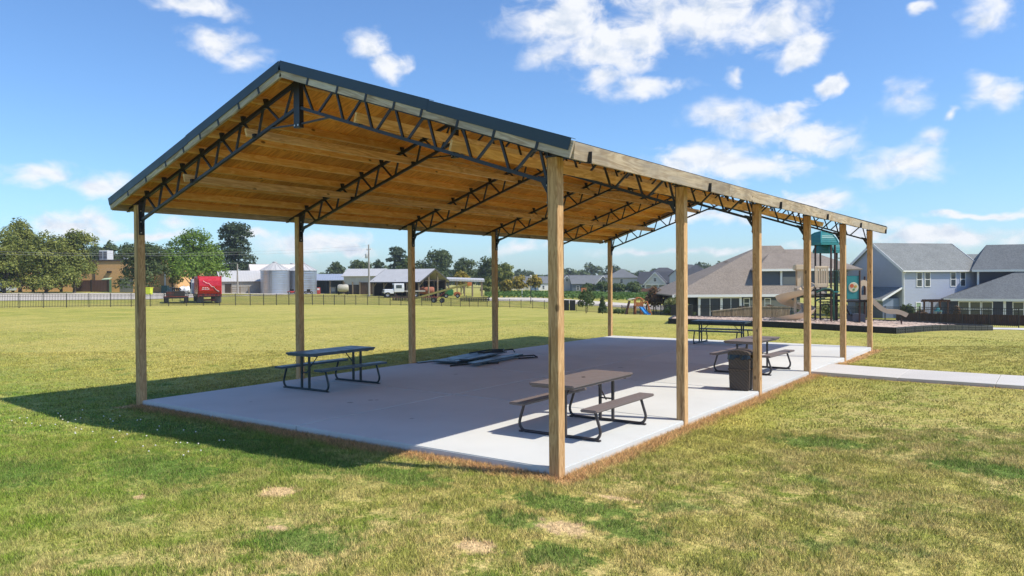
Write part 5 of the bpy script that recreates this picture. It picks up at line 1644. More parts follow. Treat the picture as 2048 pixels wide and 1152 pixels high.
# vehicles and implements in the yard
WT = root_at('white_farm_truck', 'old white bonneted farm truck parked under the pole barn', 'truck', 786, 127.0, R(-72))
M_WTP = plain('worn_white_paint', (.58, .60, .63), .45, .5, 0, .15)
MB().prism([(-1.0, .9), (1.0, .9), (1.0, 1.7), (.85, 2.35), (-.85, 2.35), (-1.0, 1.7)], 0, 1.7).build('cab', M_WTP, WT, bevel=.05)
MB().prism([(-.95, .65), (.95, .65), (.9, 1.4), (-.9, 1.4)], -1.6, 0).build('bonnet', M_WTP, WT, bevel=.08)
for s in (-1, 1):
    MB().box(s * 1.005 - .012, s * 1.005 + .012, .35, 1.3, 1.55, 2.1).build('side_window', M_GLASS, WT)
    MB().box(s * .72 - .30, s * .72 + .30, -1.7, -.6, .85, 1.0).build('mudguard', M_WTP, WT, bevel=.03)
    wheel(WT, s * .9, -1.05, .48, .28); wheel(WT, s * .9, 3.6, .48, .4)
MB().box(-.8, .8, -.03, .01, 1.55, 2.1).build('windscreen', M_GLASS, WT)
MB().box(-1.1, 1.1, 1.9, 5.2, .95, 1.15).build('truck_bed', M_GREYW, WT)
MB().box(-.7, .7, -1.64, -1.6, .7, 1.25).build('grille', M_BLACKF, WT)
ST = root_at('sprayer_tank', 'pale tank trailer parked in front of the tin-walled barn', 'tank trailer', 686, 138.0, R(10))
MB().lathe([(0, -1.0), (.55, -.95), (.72, -.7), (.72, .7), (.55, .95), (0, 1.0)], 16).build('tank_shell', plain('cream_tank', (.42, .40, .33), .5), ST, smooth=True, rot=(0, R(90), 0), loc=(0, 0, 1.15))
MB().box(-1.0, 1.1, -.4, .4, .35, .5).build('chassis', M_BLACKF, ST)
for s in (-1, 1):
    wheel(ST, s * .75, 0, .42, .25)
MB().lathe([(0, .12), (.2, .12), (.2, 0)], 10, (0, 0, 1.85)).build('tank_hatch', M_BLACKF, ST)
RTK = root_at('rusty_tank', 'long rust-red fuel tank under the open gable', 'tank', 853, 131.5, R(0))
MB().lathe([(0, -1.35), (.5, -1.3), (.62, -1.1), (.62, 1.1), (.5, 1.3), (0, 1.35)], 16).build('tank_shell', plain('rust_red_tank', (.33, .13, .085), .75, .2, 0, .25), RTK, smooth=True, rot=(0, R(90), 0), loc=(0, 0, 1.2))
for x in (-.8, .8):
    MB().box(x - .1, x + .1, -.4, .4, -.1, .65).build('tank_cradle', M_DARKIN, RTK)
# grain elevator leaning up to the yard
AU = root_at('grain_elevator', 'long rusty yellow-green grain elevator slanting up on two wheels', 'elevator', 880, 118.0)
k_ = 118 / FPX
X = lambda u: (u - 880) * k_
M_AUG = plain('faded_olive_paint', (.25, .22, .07), .65, .3, 0, .35, 2.0)
pA, pB = Vector((X(822), 0, .35)), Vector((X(938), .6, 2.75))
MB().bar(pA + Vector((0, 0, .1)), pB + Vector((0, 0, .1)), .5, .09).bar(pA + Vector((0, -.25, .22)), pB + Vector((0, -.25, .22)), .04, .28).bar(pA + Vector((0, .25, .22)), pB + Vector((0, .25, .22)), .04, .28).build('trough', M_AUG, AU)
fl_ = MB()
for q in range(30):
    c = pA.lerp(pB, q / 30 + .015)
    fl_.bar(c + Vector((0, -.22, .20)), c + Vector((0, .22, .20)), .05, .10)
fl_.build('flights', M_DARKIN, AU)['kind'] = 'stuff'
MB().box(pB.x - .3, pB.x + .35, pB.y - .3, pB.y + .3, 2.6, 3.15).build('elevator_head', plain('orange_head', (.50, .16, .05), .5), AU, bevel=.06)
MB().bar((X(868), -.35, .45), pA.lerp(pB, .62) + Vector((0, -.2, 0)), .06, .06).bar((X(868), .45, .45), pA.lerp(pB, .62) + Vector((0, .2, 0)), .06, .06).build('support_frame', M_DRED, AU)
for y in (-.6, .7):
    wheel(AU, X(868), y, .42, .2).rotation_euler = (0, R(90), R(60))
    wheel(AU, X(884), y, .36, .2).rotation_euler = (0, R(90), R(60))
MB().bar((X(868), -.6, .42), (X(868), .7, .42), .07, .07).bar((X(884), -.6, .38), (X(884), .7, .38), .07, .07).bar((X(868), 0, .42), (X(884), 0, .40), .07, .07).build('axle', M_DRED, AU)
# disc harrow
def harrow(u, d, n, label, col):
    h = root_at('disc_harrow', label, 'harrow', u, d, R(5), 'rusty farm implements on the grass')
    m0 = plain(*col)
    w = n * .28
    MB().bar((-w / 2, 0, .62), (w / 2, 0, .62), .12, .12).bar((-w / 2, .9, .62), (w / 2, .9, .62), .12, .12).build('frame', m0, h)
    for x in (-w / 2, 0, w / 2):
        MB().bar((x, 0, .62), (x, .9, .62), .10, .10).build('cross_member', m0, h)
    disc = MB().lathe([(0, .02), (.2, .035), (.30, .0), (.20, .02), (0, 0)], 14).mesh('disc')
    for r_, y in ((0, 0), (1, .9)):
        for k in range(n):
            place('disc', disc, M_DARKIN, h, (-w / 2 + .14 + k * .28, y, .30), (0, R(90), R(15 if r_ else -15)))
        MB().bar((-w / 2, y, .30), (w / 2, y, .30), .05, .05).build('gang_axle', M_DARKIN, h)
    for x in (-w * .3, w * .3):
        MB().bar((x, .45, .62), (x, .45, 1.05), .08, .08).build('hitch_bar', m0, h)
    return h
harrow(950, 124.0, 17, 'dark disc harrow parked before the lean-to posts', ('dark_harrow_paint', (.045, .04, .035), .7))
harrow(806, 118.0, 12, 'rust-brown harrow lying before the pole barn eave', ('rust_harrow_paint', (.16, .075, .05), .8))
harrow(858, 121.0, 9, 'rust-red cultivator beneath the slanting elevator', ('red_harrow_paint', (.25, .06, .04), .7))
GC = root_at('green_machine', 'green and orange implement under the end of the pole barn', 'machinery', 903, 133.0)
MB().box(-1.2, .3, -.4, .6, .4, 1.5).build('green_hopper', plain('green_farm_paint', (.03, .17, .05), .5), GC, bevel=.15, seg=2)
MB().box(.4, 1.5, -.4, .6, .3, 1.0).build('orange_hopper', plain('orange_farm_paint', (.42, .13, .04), .55), GC, bevel=.12, seg=2)
for x in (-.9, 1.1):
    wheel(GC, x, -.5, .38, .2).rotation_euler = (0, R(90), R(90))
TRC = root_at('old_tractor', 'dark old tractor in the shade under the pole barn', 'tractor', 868, 136.0, R(70))
MB().box(-.35, .35, -1.6, .2, .8, 1.5).build('bonnet', plain('dark_green_tractor', (.02, .05, .03), .6), TRC, bevel=.08)
MB().box(-.5, .5, .2, 1.0, .7, 1.2).build('seat_platform', M_DARKIN, TRC)
for s in (-1, 1):
    wheel(TRC, s * .75, .7, .8, .4); wheel(TRC, s * .6, -1.3, .42, .22)
MB().tube([(0, -1.1, 1.5), (0, -1.1, 2.2)], .05, 8).build('exhaust', M_BLACKF, TRC)
RB = root_at('red_fuel_pump', 'small red pump cabinet at the foot of the far silo', 'pump', 637, 152.0)
MB().box(-.3, .3, -.2, .2, 0, 1.3).build('pump_body', plain('red_pump', (.45, .07, .06), .5), RB, bevel=.05); MB().box(-.22, .22, -.215, -.201, .8, 1.15).build('pump_dial', M_WHITE, RB)
for u, d, lb in ((583, 141.0, 'small red and black mower parked at the silo foot'), (616, 146.0, 'dark rotary mower parked beside the far silo')):
    mw = root_at('yard_mower', lb, 'mower', u, d, R(30), 'mowers by the silos')
    MB().box(-.7, .7, -.45, .45, .25, .55).build('mower_deck', plain('red_mower', (.35, .03, .03), .5) if u < 600 else M_DARKIN, mw, bevel=.06)
    for x in (-.55, .55):
        wheel(mw, x, -.5, .26, .15).rotation_euler = (0, R(90), R(90))
    MB().box(-.2, .35, -.3, .3, .55, .95).build('mower_seat', M_TYRE, mw, bevel=.08)

# ------------------------------------------------------------------ utility poles, wires, street lamp
M_POLE = plain('grey_pole_wood', (.33, .31, .29), .85, .2, 0, .2)
def upole(u, d, h, label, full=True):
    p = root_at('utility_pole', label, 'utility pole', u, d, 0, 'utility poles in the farm yard')
    MB().tube([(0, 0, -.4), (0, 0, h)], .15, 10, scales=[1.25, .75]).build('shaft', M_POLE, p, smooth=True)
    if full:
        MB().lathe([(0, .8), (.2, .78), (.24, .7), (.24, .05), (.2, 0), (0, 0)], 12, (-.38, 0, h - 2.3)).build('transformer', plain('pale_transformer', (.5, .52, .54), .45), p, smooth=True)
        MB().bar((-.5, 0, h - 2.0), (0, 0, h - 2.0), .06, .06).build('bracket', M_BLACKF, p)
        MB().bar((-.35, 0, h - .9), (.45, 0, h - .75), .08, .09).build('cross_arm', M_POLE, p)
        for x in (-.3, .4):
            MB().tube([(x, 0, h - .85), (x, 0, h - .6)], .06, 8).build('insulator', M_WHITE, p)
    return p
upole(738, 128.0, 8.7, 'tall utility pole with transformer before the tin-walled barn')
upole(475, 138.0, 5.4, 'short bare utility pole by the cream barn', False)
def wire(name, label, a, b, sag, r=.012):
    pts = []
    for k in range(25):
        f = k / 24
        p = np.array(a) * (1 - f) + np.array(b) * f
        pts.append((p[0] - a[0], p[1] - a[1], p[2] - a[2] - sag * 4 * f * (1 - f)))
    w = thing(name, label, 'wire', tuple(a), 0, 'overhead wires on the farm side')
    MB().tube(pts, r, 5).build('cable', plain('grey_cable', (.30, .30, .30), .6), w)
wire('overhead_wire', 'highest overhead wire crossing before the roadside trees', at(-120, 499, 100), at(738, 491, 128), .9)
wire('overhead_wire', 'second overhead wire crossing before the roadside trees', at(-120, 505, 100), at(738, 499, 128), .7)
wire('overhead_wire', 'lowest overhead wire running to the short bare pole', at(-120, 539, 100), at(475, 526, 138), .5)
wire('overhead_wire', 'slack service wire from transformer pole to machine shed', at(735, 505, 128), at(660, 548, 158), .5)
lp = root_at('street_lamp', 'slim dark street lamp standing by the estate road', 'street lamp', 1061.5, 122.0)
k_ = 122 / FPX
MB().tube([(0, 0, -.2), (0, 0, 4.1)], .06, 8).build('lamp_post', M_BLACKF, lp)
MB().lathe([(0, 0), (.12, 0), (.20, .30), (.20, .36), (.05, .48), (0, .5)], 10, (0, 0, 4.1)).build('lantern', plain('lamp_glass', (.55, .53, .48), .3), lp)
for u, d, lb, cc in ((1168, 150.0, 'small orange and white site sign by the crop field', (.62, .20, .08)), (1044, 140.0, 'short white marker post on the crop edge', (.7, .7, .7))):
    sg = root_at('site_sign' if u > 1100 else 'marker_post', lb, 'sign' if u > 1100 else 'marker', u, d)
    MB().box(-.05, .05, -.03, .03, -.2, 1.5).build('sign_post', M_WHITE, sg)
    if u > 1100: MB().box(-.55, .55, -.06, -.032, .85, 1.75).box(-.35, .35, -.075, -.062, 1.0, 1.35).build('sign_board', plain('sign_orange', cc, .5), sg)
    else: MB().lathe([(0, .1), (.09, .05), (.09, 0)], 8, (0, 0, 1.5)).build('marker_cap', M_WHITE, sg)

# ------------------------------------------------------------------ far houses across the field
M_WSID = siding('white_siding', (.62, .64, .66), .2); M_GSID = siding('far_grey_siding', (.45, .45, .46), .2); M_DSID = siding('far_slate_siding', (.10, .13, .17), .2)
M_CH1 = roofing('far_charcoal_roof', (.055, .058, .070), (.10, .105, .12)); M_CH2 = roofing('far_grey_roof', (.13, .14, .15), (.20, .21, .22))
def far_house(name, label, u, d, turn, w, l, ze, rise, wall, roof, axis='x', wins=(), gable_front=None, hip=False, sink=.8):
    h = root_at(name, label, 'house', u, d, turn, 'far estate houses')
    if hip:
        MB().box(-w / 2, w / 2, 0, l, -sink, ze).build('wall', wall, h)
        hip_roof(-w / 2, w / 2, 0, l, ze, rise, .4).build('roof', roof, h)
    else:
        gable_walls(-w / 2, w / 2, 0, l, -sink, ze, rise, axis).build('wall', wall, h)
        gable_roof(-w / 2, w / 2, 0, l, ze, rise, axis, .4).build('roof', roof, h)
    for (x, z, ww, hh) in wins:
        window(h, (x, -.01, z), ww, hh, 'y-')
    if gable_front:
        gx_, gw, gze, grise, gl, gm = gable_front
        g = holder('front_gable', h, (gx_, -gl, 0))
        gable_walls(-gw / 2, gw / 2, 0, gl, gze if gl > 2 else -sink, gze, grise, 'y').build('gable_wall', gm, g)
        gable_roof(-gw / 2, gw / 2, 0, gl, gze, grise, 'y', .35).build('gable_roof', roof, g)
        rake_trim(-gw / 2, gw / 2, 0, gl, gze, grise, 'y', .35, g, M_WHITE, .3)
        window(g, (0, -.01, gze + grise * .32), .8, 1.0, 'y-')
        if gl > 2:
            for q in (-1, -.33, .33, 1):
                MB().box(q * (gw / 2 - .2) - .16, q * (gw / 2 - .2) + .16, .05, .37, -sink, gze).build('porch_post', M_WHITE, g)
            MB().box(-gw / 2, gw / 2, .04, .38, gze - .5, gze - .02).build('porch_beam', M_WHITE, g)
    return h
D1 = 235.0
far_house('estate_house', 'white gable-fronted house with porch across the field', 1322, D1, R(-24), 15, 9, 3.0, 3.5, M_WSID, M_CH1, 'x', [(-5.5, 1.6, .8, 1.4)], (-1.2, 6.4, 2.9, 3.4, 2.8, M_WSID))
far_house('estate_house', 'tall grey house behind the white gable-fronted one', 1335, D1 + 22, R(5), 13, 10, 5.0, 3.2, M_GSID, M_CH1, 'x', [(2.5, 4.4, .9, 1.5), (5.0, 4.4, .9, 1.5)], None, True)
far_house('estate_house', 'two-storey grey house with pale walls beside the end roof post', 1243, D1 + 15, R(-10), 10.5, 10, 4.7, 2.9, M_GSID, M_CH2, 'x', [(0, 3.6, .8, 1.3), (2.6, 1.4, .8, 1.3)], None, True)
far_house('estate_house', 'narrow white house with dark gable seen beside the second sunny post', 1365, D1 - 8, R(-30), 8, 10, 5.4, 3.2, M_WSID, M_CH1, 'y', [(-1.6, 4.0, .8, 1.5), (1.6, 4.0, .8, 1.5), (-1.6, 1.2, .8, 1.5)])
far_house('estate_house', 'white house with charcoal hip roof just above the tan roof', 1392, D1 - 20, R(-14), 9.5, 9, 5.0, 3.4, M_WSID, M_CH1, 'x', [(-2.6, 3.6, .8, 1.4), (.6, 3.6, .8, 1.4)], None, True)
far_house('estate_house', 'long dark slate house row beyond the shrubs', 1192, D1 + 35, R(4), 17, 10, 2.8, 2.8, M_DSID, M_CH2, 'x', [(-6.5, 1.2, 1.0, 1.4), (-4.0, 1.2, 1.0, 1.4), (5.0, 1.2, .9, 1.3)], (2.2, 4.6, 2.9, 2.6, 1.2, M_DSID))
far_house('estate_house', 'slate house with charcoal gable next to the first front post', 1148, D1 + 40, R(-6), 12, 9, 3.0, 2.8, M_DSID, M_CH1, 'x', [(-2.5, 1.5, .9, 1.4), (0, 1.5, .9, 1.4), (2.2, 1.5, .9, 1.4)], (-2.5, 4.4, 3.2, 2.4, 1.0, M_GSID))
far_house('estate_house', 'small white house half hidden by the first front post', 1094, D1 + 60, R(20), 7, 8, 2.9, 2.5, M_WSID, M_CH2, 'x', [(-1.5, 1.2, .8, 1.2), (1.4, 1.2, .8, 1.2)])
far_house('estate_house', 'cream house behind the yellow flowering trees', 1045, D1 + 75, R(0), 10, 8, 2.9, 2.6, M_BARNW, M_CH2, 'x', [(-2, 1.2, .8, 1.2), (2, 1.2, .8, 1.2)])
rbf = root_at('brown_yard_fence', 'long red-brown board fence below the far white house', 'fence', 1305, 215.0)
k_ = 215 / FPX
for i in range(60):
    x = (1262 + i * 1.6 - 1305) * k_
    MB().box(x, x + .21, 0, .05, -.4, 1.55).build('board', plain('red_brown_board', (.16, .075, .05), .8), rbf)

# ------------------------------------------------------------------ trees and shrubs
def leaf_mat(name, c, c2, tr=.28):
    if name in MATS: return MATS[name]
    m, t, b = mat_base(name, .6, .25)
    g = t.node('ShaderNodeNewGeometry')
    isl = g.outputs['Random Per Island']
    tc = t.node('ShaderNodeTexCoord').outputs['Object']
    n = t.noise(tc, .55, 4, .6)
    f = t.math('ADD', t.math('MULTIPLY', isl, .55), t.math('MULTIPLY', t.smooth(n, .32, .68), .5), clamp=True)
    c_ = t.mix(f, c, c2)
    t.l.new(c_, b.inputs['Base Color'])
    tl = t.node('ShaderNodeBsdfTranslucent'); t.l.new(c_, tl.inputs['Color'])
    mx = t.node('ShaderNodeMixShader'); mx.inputs[0].default_value = tr
    t.l.new(b.outputs[0], mx.inputs[1]); t.l.new(tl.outputs[0], mx.inputs[2])
    t.l.new(mx.outputs[0], t.n['Material Output'].inputs['Surface'])
    MATS[name] = m
    return m
LEAF = {'oak': leaf_mat('bright_oak_leaf', (.055, .120, .014), (.205, .300, .042)),
        'olive': leaf_mat('olive_leaf', (.068, .108, .019), (.300, .310, .075)),
        'dark': leaf_mat('dark_leaf', (.036, .066, .022), (.120, .155, .050)),
        'pine': leaf_mat('pine_needles', (.022, .046, .022), (.072, .105, .042)),
        'yellow': leaf_mat('yellow_flower_leaf', (.11, .12, .018), (.50, .36, .045)),
        'shrub': leaf_mat('shrub_leaf', (.045, .085, .020), (.140, .180, .050)),
        'red': leaf_mat('red_brown_leaf', (.070, .075, .028), (.260, .120, .065)),
        'cream': leaf_mat('cream_flower_leaf', (.075, .110, .026), (.36, .36, .14))}
M_BARK = plain('grey_bark', (.13, .105, .085), .9, .1, 0, .3)
def leaf_cloud(rng, lobes, n, size, flat=.35):
    """leaf-sized quads through the shells of several lobes"""
    L = np.array(lobes, float)           # cx cy cz rx ry rz
    wgt = (L[:, 3] * L[:, 5]); wgt = wgt / wgt.sum()
    k = rng.choice(len(L), n, p=wgt)
    d = rng.normal(size=(n, 3)); d /= np.linalg.norm(d, axis=1)[:, None]
    d[:, 2] = np.where(d[:, 2] < -.35, -d[:, 2] * .6, d[:, 2])
    r = .62 + .42 * rng.random(n) ** .7
    r += .12 * rng.normal(size=n) * (rng.random(n) < .15)
    c = L[k, :3] + d * r[:, None] * L[k, 3:]
    nr = d + rng.normal(size=(n, 3)) * .55; nr[:, 2] += flat
    nr /= np.linalg.norm(nr, axis=1)[:, None]
    a = np.cross(nr, rng.normal(size=(n, 3))); a /= np.linalg.norm(a, axis=1)[:, None]
    b = np.cross(nr, a)
    s = size * (.55 + .9 * rng.random(n))[:, None]
    asp = (.45 + .4 * rng.random(n))[:, None]
    V = np.stack([c - a * s, c - b * s * asp, c + a * s, c + b * s * asp], 1)
    return V.reshape(-1, 3)
def leaf_mesh(name, V):
    me = bpy.data.meshes.new(name)
    nv = len(V)
    me.vertices.add(nv); me.vertices.foreach_set('co', V.astype(np.float32).ravel())
    me.loops.add(nv); me.loops.foreach_set('vertex_index', np.arange(nv, dtype=np.int32))
    me.polygons.add(nv // 4); me.polygons.foreach_set('loop_start', np.arange(0, nv, 4, dtype=np.int32))
    me.update(calc_edges=True)
    return me
def tree(name, label, u, d, v_top, w_px, kind, cat='tree', group='trees beyond the lawn', trunk_f=.28, n=None, leaf=None, shape='round', squash=1.0):
    x, y, z = ground_at(u, d)
    H = at(u, v_top, d)[2] - z
    W = w_px * d / FPX / 2
    seed = int(u * 7 + d)
    rr = np.random.default_rng(seed)
    t = thing(name, label, cat, (x, y, z), rr.uniform(0, 6.28), group)
    cb = H * trunk_f
    lobes = []
    if shape == 'round':
        ch = (H - cb)
        for k in range(17 if trunk_f < .06 else 14):
            a = rr.uniform(0, 6.28); f = rr.uniform(.25, .72); zz = rr.uniform(.08 if trunk_f < .06 else .18, .88)
            taper = math.sqrt(max(.12, 1 - (abs(zz - (.34 if trunk_f < .06 else .42)) / .66) ** 2))
            q = rr.uniform(.34, .50)
            lobes.append((W * f * taper * math.cos(a), W * f * taper * math.sin(a), cb + ch * zz * .93, W * q, W * q, min(ch * .24, W * q * .9)))
        lobes.append((0, 0, cb + ch * .45, W * .66, W * .66, ch * .42)); lobes.append((0, 0, cb + ch * .82, W * .36, W * .36, ch * .17))
    elif shape == 'pine':
        ch = H - cb
        for k in range(16):
            f = k / 15
            rad = W * (.95 - .62 * f ** 1.4) * rr.uniform(.55, 1.0)
            a = k * 2.4
            q = rr.uniform(.34, .50) * W
            lobes.append((rad * .62 * math.cos(a), rad * .62 * math.sin(a), cb + ch * (.06 + .86 * f), q * 1.15, q * 1.15, q * .55))
        lobes.append((0, 0, H * .93, W * .3, W * .3, H * .06))
    elif shape == 'cone':
        for k in range(9):
            f = k / 8
            lobes.append((rr.uniform(-.08, .08) * W, rr.uniform(-.08, .08) * W, cb + (H - cb) * (.08 + .82 * f), W * (1 - .75 * f), W * (1 - .75 * f), H * .10))
    else:   # bush
        for k in range(9):
            a = rr.uniform(0, 6.28); f = rr.uniform(.2, .65)
            q = rr.uniform(.32, .5)
            lobes.append((W * f * math.cos(a), W * f * math.sin(a), cb + (H - cb) * rr.uniform(.25, .75), W * q, W * q, (H - cb) * .27))
        lobes.append((0, 0, cb + (H - cb) * .45, W * .6, W * .6, (H - cb) * .5))
    size = leaf or max(.10, .0011 * d * 1.3)
    cnt = n or int(np.clip(5.2 * W * H / (size * size) * 1.15, 1300, 14000))
    V = leaf_cloud(rr, lobes, cnt, size)
    place('crown', leaf_mesh('crown', V), LEAF[kind], t)
    m = MB()
    tr = max(.05, H * .020)
    lean = rr.uniform(-.03, .03, 2) * H
    top = H * (.92 if shape in ('pine', 'cone') else .62)
    pts = [(lean[0] * f, lean[1] * f, -.25 + (top + .25) * f) for f in (0, .1, .3, .55, .8, 1)]
    m.tube(pts, tr, 8, scales=[1.5, 1.1, .95, .75, .5, .22])
    nl = len(lobes) if shape in ('round', 'pine') else 4
    for L_ in lobes[:nl]:
        zb_ = min(max(cb * .8, L_[2] - .45 * H * .5), top * .95)
        f = (zb_ + .25) / (top + .25)
        p0 = Vector((lean[0] * f, lean[1] * f, zb_)); p1 = Vector(L_[:3])
        md = p0.lerp(p1, .5) + Vector((0, 0, .05 * H * rr.uniform(-.5, 1)))
        m.tube([p0, md, p1], tr * .42, 5, scales=[1, .7, .25])
    m.build('trunk', M_BARK, t, smooth=True)
    return t
TREES = [
 ('broadleaf_tree', 'olive tree over the parked pale car at the end of the roadside row', 8, 108, 462, 100, 'olive', .03),
 ('broadleaf_tree', 'tallest olive-green tree in the roadside row with a thin top', 40, 118, 432, 100, 'olive', .04),
 ('broadleaf_tree', 'wide olive tree with rusty lower leaves in the roadside row', 92, 110, 459, 118, 'olive', .02),
 ('broadleaf_tree', 'smaller olive tree filling the gap in the middle of the roadside row', 66, 121, 470, 90, 'olive', .03),
 ('broadleaf_tree', 'smaller dark tree behind the roadside row near the brick wall', 122, 124, 468, 84, 'dark', .03),
 ('broadleaf_tree', 'darker green tree of the roadside row next to the brick wall', 148, 115, 456, 96, 'olive', .12),
 ('broadleaf_tree', 'dark rounded tree in front of the brick building beside the first post', 284, 121, 478, 108, 'dark', .05),
 ('oak_tree', 'broad bright green oak behind the red truck', 387, 127, 458, 140, 'oak', .10),
 ('broadleaf_tree', 'pale shrubby tree under the bright oak', 345, 132, 536, 40, 'olive', .06),
 ('broadleaf_tree', 'small dark tree just above the long machine shed roof', 672, 240, 522, 44, 'dark', .2),
 ('broadleaf_tree', 'rounded dark tree behind the utility pole', 720, 232, 520, 56, 'dark', .2),
 ('broadleaf_tree', 'small round-topped tree between the pole and the pine', 756, 225, 517, 32, 'pine', .3),
 ('broadleaf_tree', 'large dark tree behind the pole barn ridge', 868, 205, 498, 88, 'dark', .1),
 ('broadleaf_tree', 'mid-green tree in front of the tall pine', 812, 195, 515, 50, 'shrub', .1),
 ('broadleaf_tree', 'dark spreading tree behind the lean-to roof', 928, 190, 513, 66, 'dark', .08),
 ('broadleaf_tree', 'dark tree partly behind the fourth grass-side post', 985, 185, 511, 64, 'dark', .08),
 ('broadleaf_tree', 'sloping olive tree at the end of the tall farm trees', 1012, 182, 524, 44, 'olive', .06),
 ('flowering_tree', 'yellow-blossomed tree beside the street lamp', 1070, 170, 549, 36, 'yellow', .28),
 ('flowering_tree', 'yellow-blossomed tree a little before the street lamp one', 1036, 172, 552, 42, 'yellow', .15),
 ('flowering_tree', 'rusty yellow bushy tree at the field corner', 1012, 168, 560, 30, 'yellow', .1),
 ('flowering_tree', 'bright yellow tree behind the lean-to roof', 922, 158, 541, 40, 'yellow', .1),
 ('flowering_tree', 'yellow-green tree between lean-to and fourth grass-side post', 975, 155, 553, 34, 'olive', .05)]
for nm, lb, u, d, vt, w, kd, tf_ in TREES:
    tree(nm, lb, u, d, vt, w, kd, trunk_f=tf_)
tree('pine_tree', 'tall dark pine behind the cream barn', 472, 165, 449, 104, 'pine', trunk_f=.22, shape='pine')
tree('pine_tree', 'dark pine rising behind the pole barn roof', 797, 215, 494, 58, 'pine', trunk_f=.2, shape='pine')
tree('pine_tree', 'darker pine crown behind the large barn tree', 885, 225, 500, 50, 'pine', trunk_f=.2, shape='pine')
for i, (u, vt, w) in enumerate(((190, 484, 60), (222, 480, 54), (255, 483, 52), (300, 486, 60), (335, 492, 50), (420, 500, 60), (505, 520, 50))):
    tree('broadleaf_tree', ['dark tree just behind the brick building rooftop unit', 'tallest dark tree above the brick building roof', 'dark tree above the brick building service door', 'dark tree behind the first post and brick building', 'dark tree between brick building and bright oak', 'dark tree behind the bright oak', 'low dark tree between pine and cream barn'][i], u, 185 + 4 * i, vt, w, 'dark', trunk_f=.1)
BUSH = [
 ('shrub', 'loose dark shrub growing at the fence gate', 1172, 99, 578, 42, 'shrub', 'bush'),
 ('conifer_shrub', 'small conical evergreen by the end grass-side post', 1205, 98, 592, 19, 'dark', 'cone'),
 ('shrub', 'red-tinged tree shrub behind the wooden playset', 1312, 106, 572, 56, 'red', 'bush'),
 ('shrub', 'cream-flowered shrub beside the tan-roofed house corner', 1352, 90, 588, 58, 'cream', 'bush'),
 ('shrub', 'low dark hedge clump by the playset climbing wall', 1236, 98, 617, 30, 'shrub', 'bush'),
 ('shrub', 'dark clump under the cream-flowered shrub', 1340, 87, 612, 30, 'dark', 'bush'),
 ('shrub', 'rounded field shrub before the slate house row', 1178, 190, 566, 36, 'shrub', 'bush'),
 ('shrub', 'rounded field shrub beside the end roof post', 1206, 188, 562, 40, 'shrub', 'bush'),
 ('shrub', 'field shrub in front of the grey two-storey house', 1240, 186, 565, 38, 'shrub', 'bush'),
 ('shrub', 'widest field shrub below the white gable house', 1268, 184, 561, 44, 'shrub', 'bush'),
 ('shrub', 'yellow-green shrub behind the climbing structure', 1662, 58, 598, 40, 'cream', 'bush'),
 ('shrub', 'small shrub behind the spiral slide', 1600, 68, 614, 26, 'shrub', 'bush'),
 ('shrub', 'red-leaved shrub on the plank deck', 1480, 82, 612, 30, 'red', 'bush'),
 ('shrub', 'red-leaved bush next to the spiral slide and deck', 1540, 82, 608, 34, 'red', 'bush'),
 ('shrub', 'wispy shrub in front of the blue house wall', 1815, 72, 606, 30, 'shrub', 'bush'),
 ('shrub', 'low flowering shrub beside the pergola', 1840, 70, 618, 34, 'red', 'bush'),
 ('shrub', 'tall wispy shrub before the navy house windows', 1913, 66, 610, 16, 'red', 'bush'),
 ('shrub', 'low shrub by the porch of the tan-roofed house', 1380, 84, 622, 24, 'dark', 'bush')]
for nm, lb, u, d, vt, w, kd, sh in BUSH:
    tree(nm, lb, u, d, vt, w, kd, 'shrub', 'shrubs along the fences and yards', trunk_f=.06 if sh == 'bush' else .04, shape=sh)

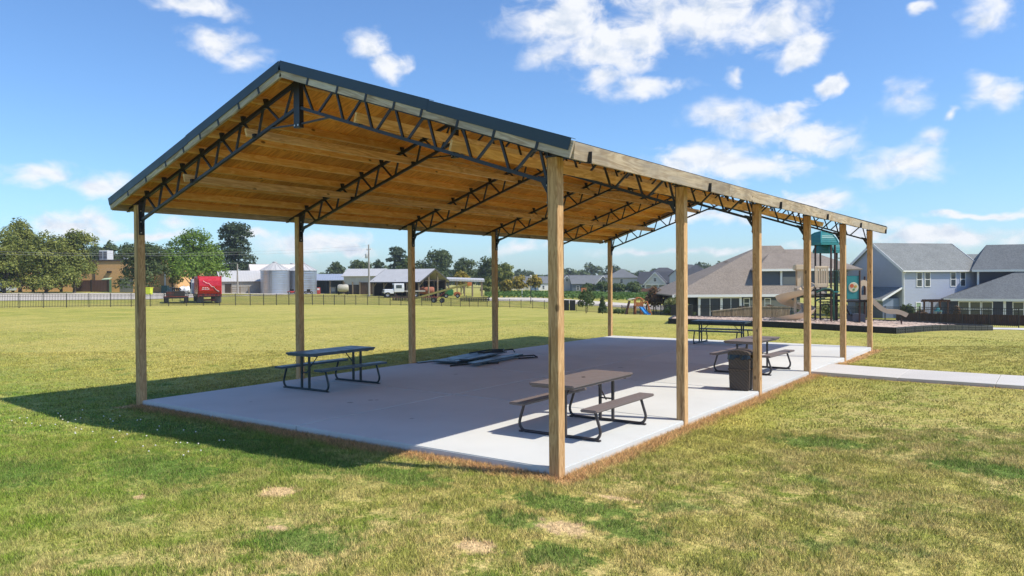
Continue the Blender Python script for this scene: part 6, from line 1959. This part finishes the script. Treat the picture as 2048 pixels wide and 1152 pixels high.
# far wood along the skyline and the leafy crop: masses nobody could count
rr = np.random.default_rng(5)
lob = []
for u in np.arange(-260, 2330, 15):
    d = rr.uniform(390, 440)
    p = at(u, 560, d); z = gz(p[0], p[1])
    hgt = rr.uniform(7.0, 10.5) * (1.25 if rr.random() < .2 else 1)
    for q in range(3):
        lob.append((p[0] + rr.normal() * 2.5, p[1] + rr.normal() * 2.5, z + hgt * rr.uniform(.35, .8), rr.uniform(3, 5), rr.uniform(3, 5), hgt * .3))
    lob.append((p[0], p[1], z + hgt * .3, 5, 5, hgt * .35))
V = leaf_cloud(rr, lob, 80000, .95)
stuff(place('far_wood', leaf_mesh('far_wood', V), LEAF['dark']), 'distant belt of dark trees along the skyline', 'wood')
V = []
f0, f1 = 138.0, 205.0
n = 26000
d = np.sqrt(rr.random(n) * (f1 ** 2 - f0 ** 2) + f0 ** 2); u = 970 + rr.random(n) * 350
k = (u - 1024) / FPX
X_ = CAM[0] + d * (math.sin(YAW) + k * RT[0]); Y_ = CAM[1] + d * (math.cos(YAW) + k * RT[1])
row = np.sin((X_ * RT[0] + Y_ * RT[1]) * 7.0)
Z_ = gzn(X_, Y_) + .15 + .55 * rr.random(n) + .10 * row
c = np.stack([X_, Y_, Z_], -1)
nrm = rr.normal(size=(n, 3)) * .7; nrm[:, 2] += .8; nrm /= np.linalg.norm(nrm, axis=1)[:, None]
a = np.cross(nrm, rr.normal(size=(n, 3))); a /= np.linalg.norm(a, axis=1)[:, None]; b = np.cross(nrm, a)
s = (.14 + .14 * rr.random(n))[:, None]
V = np.stack([c - a * s, c - b * s * .7, c + a * s, c + b * s * .7], 1).reshape(-1, 3)
stuff(place('crop_field', leaf_mesh('crop_field', V), leaf_mat('crop_leaf', (.055, .120, .020), (.130, .220, .045))), 'green leafy crop field beyond the estate road', 'crop')

# ------------------------------------------------------------------ thin summer haze over the whole place
hz = MB().box(-700, 700, -700, 700, -6.0, 24.0)
m = bpy.data.materials.new('summer_haze')
m.use_nodes = True
t = NT(m.node_tree)
t.n.clear()
pv = t.node('ShaderNodeVolumePrincipled')
pv.inputs['Color'].default_value = (0.80, 0.88, 1.0, 1)
pv.inputs['Density'].default_value = 0.0003
pv.inputs['Anisotropy'].default_value = 0.2
t.l.new(pv.outputs[0], t.node('ShaderNodeOutputMaterial').inputs['Volume'])
stuff(hz.build('haze', m), 'faint pale summer haze over the fields', 'haze')
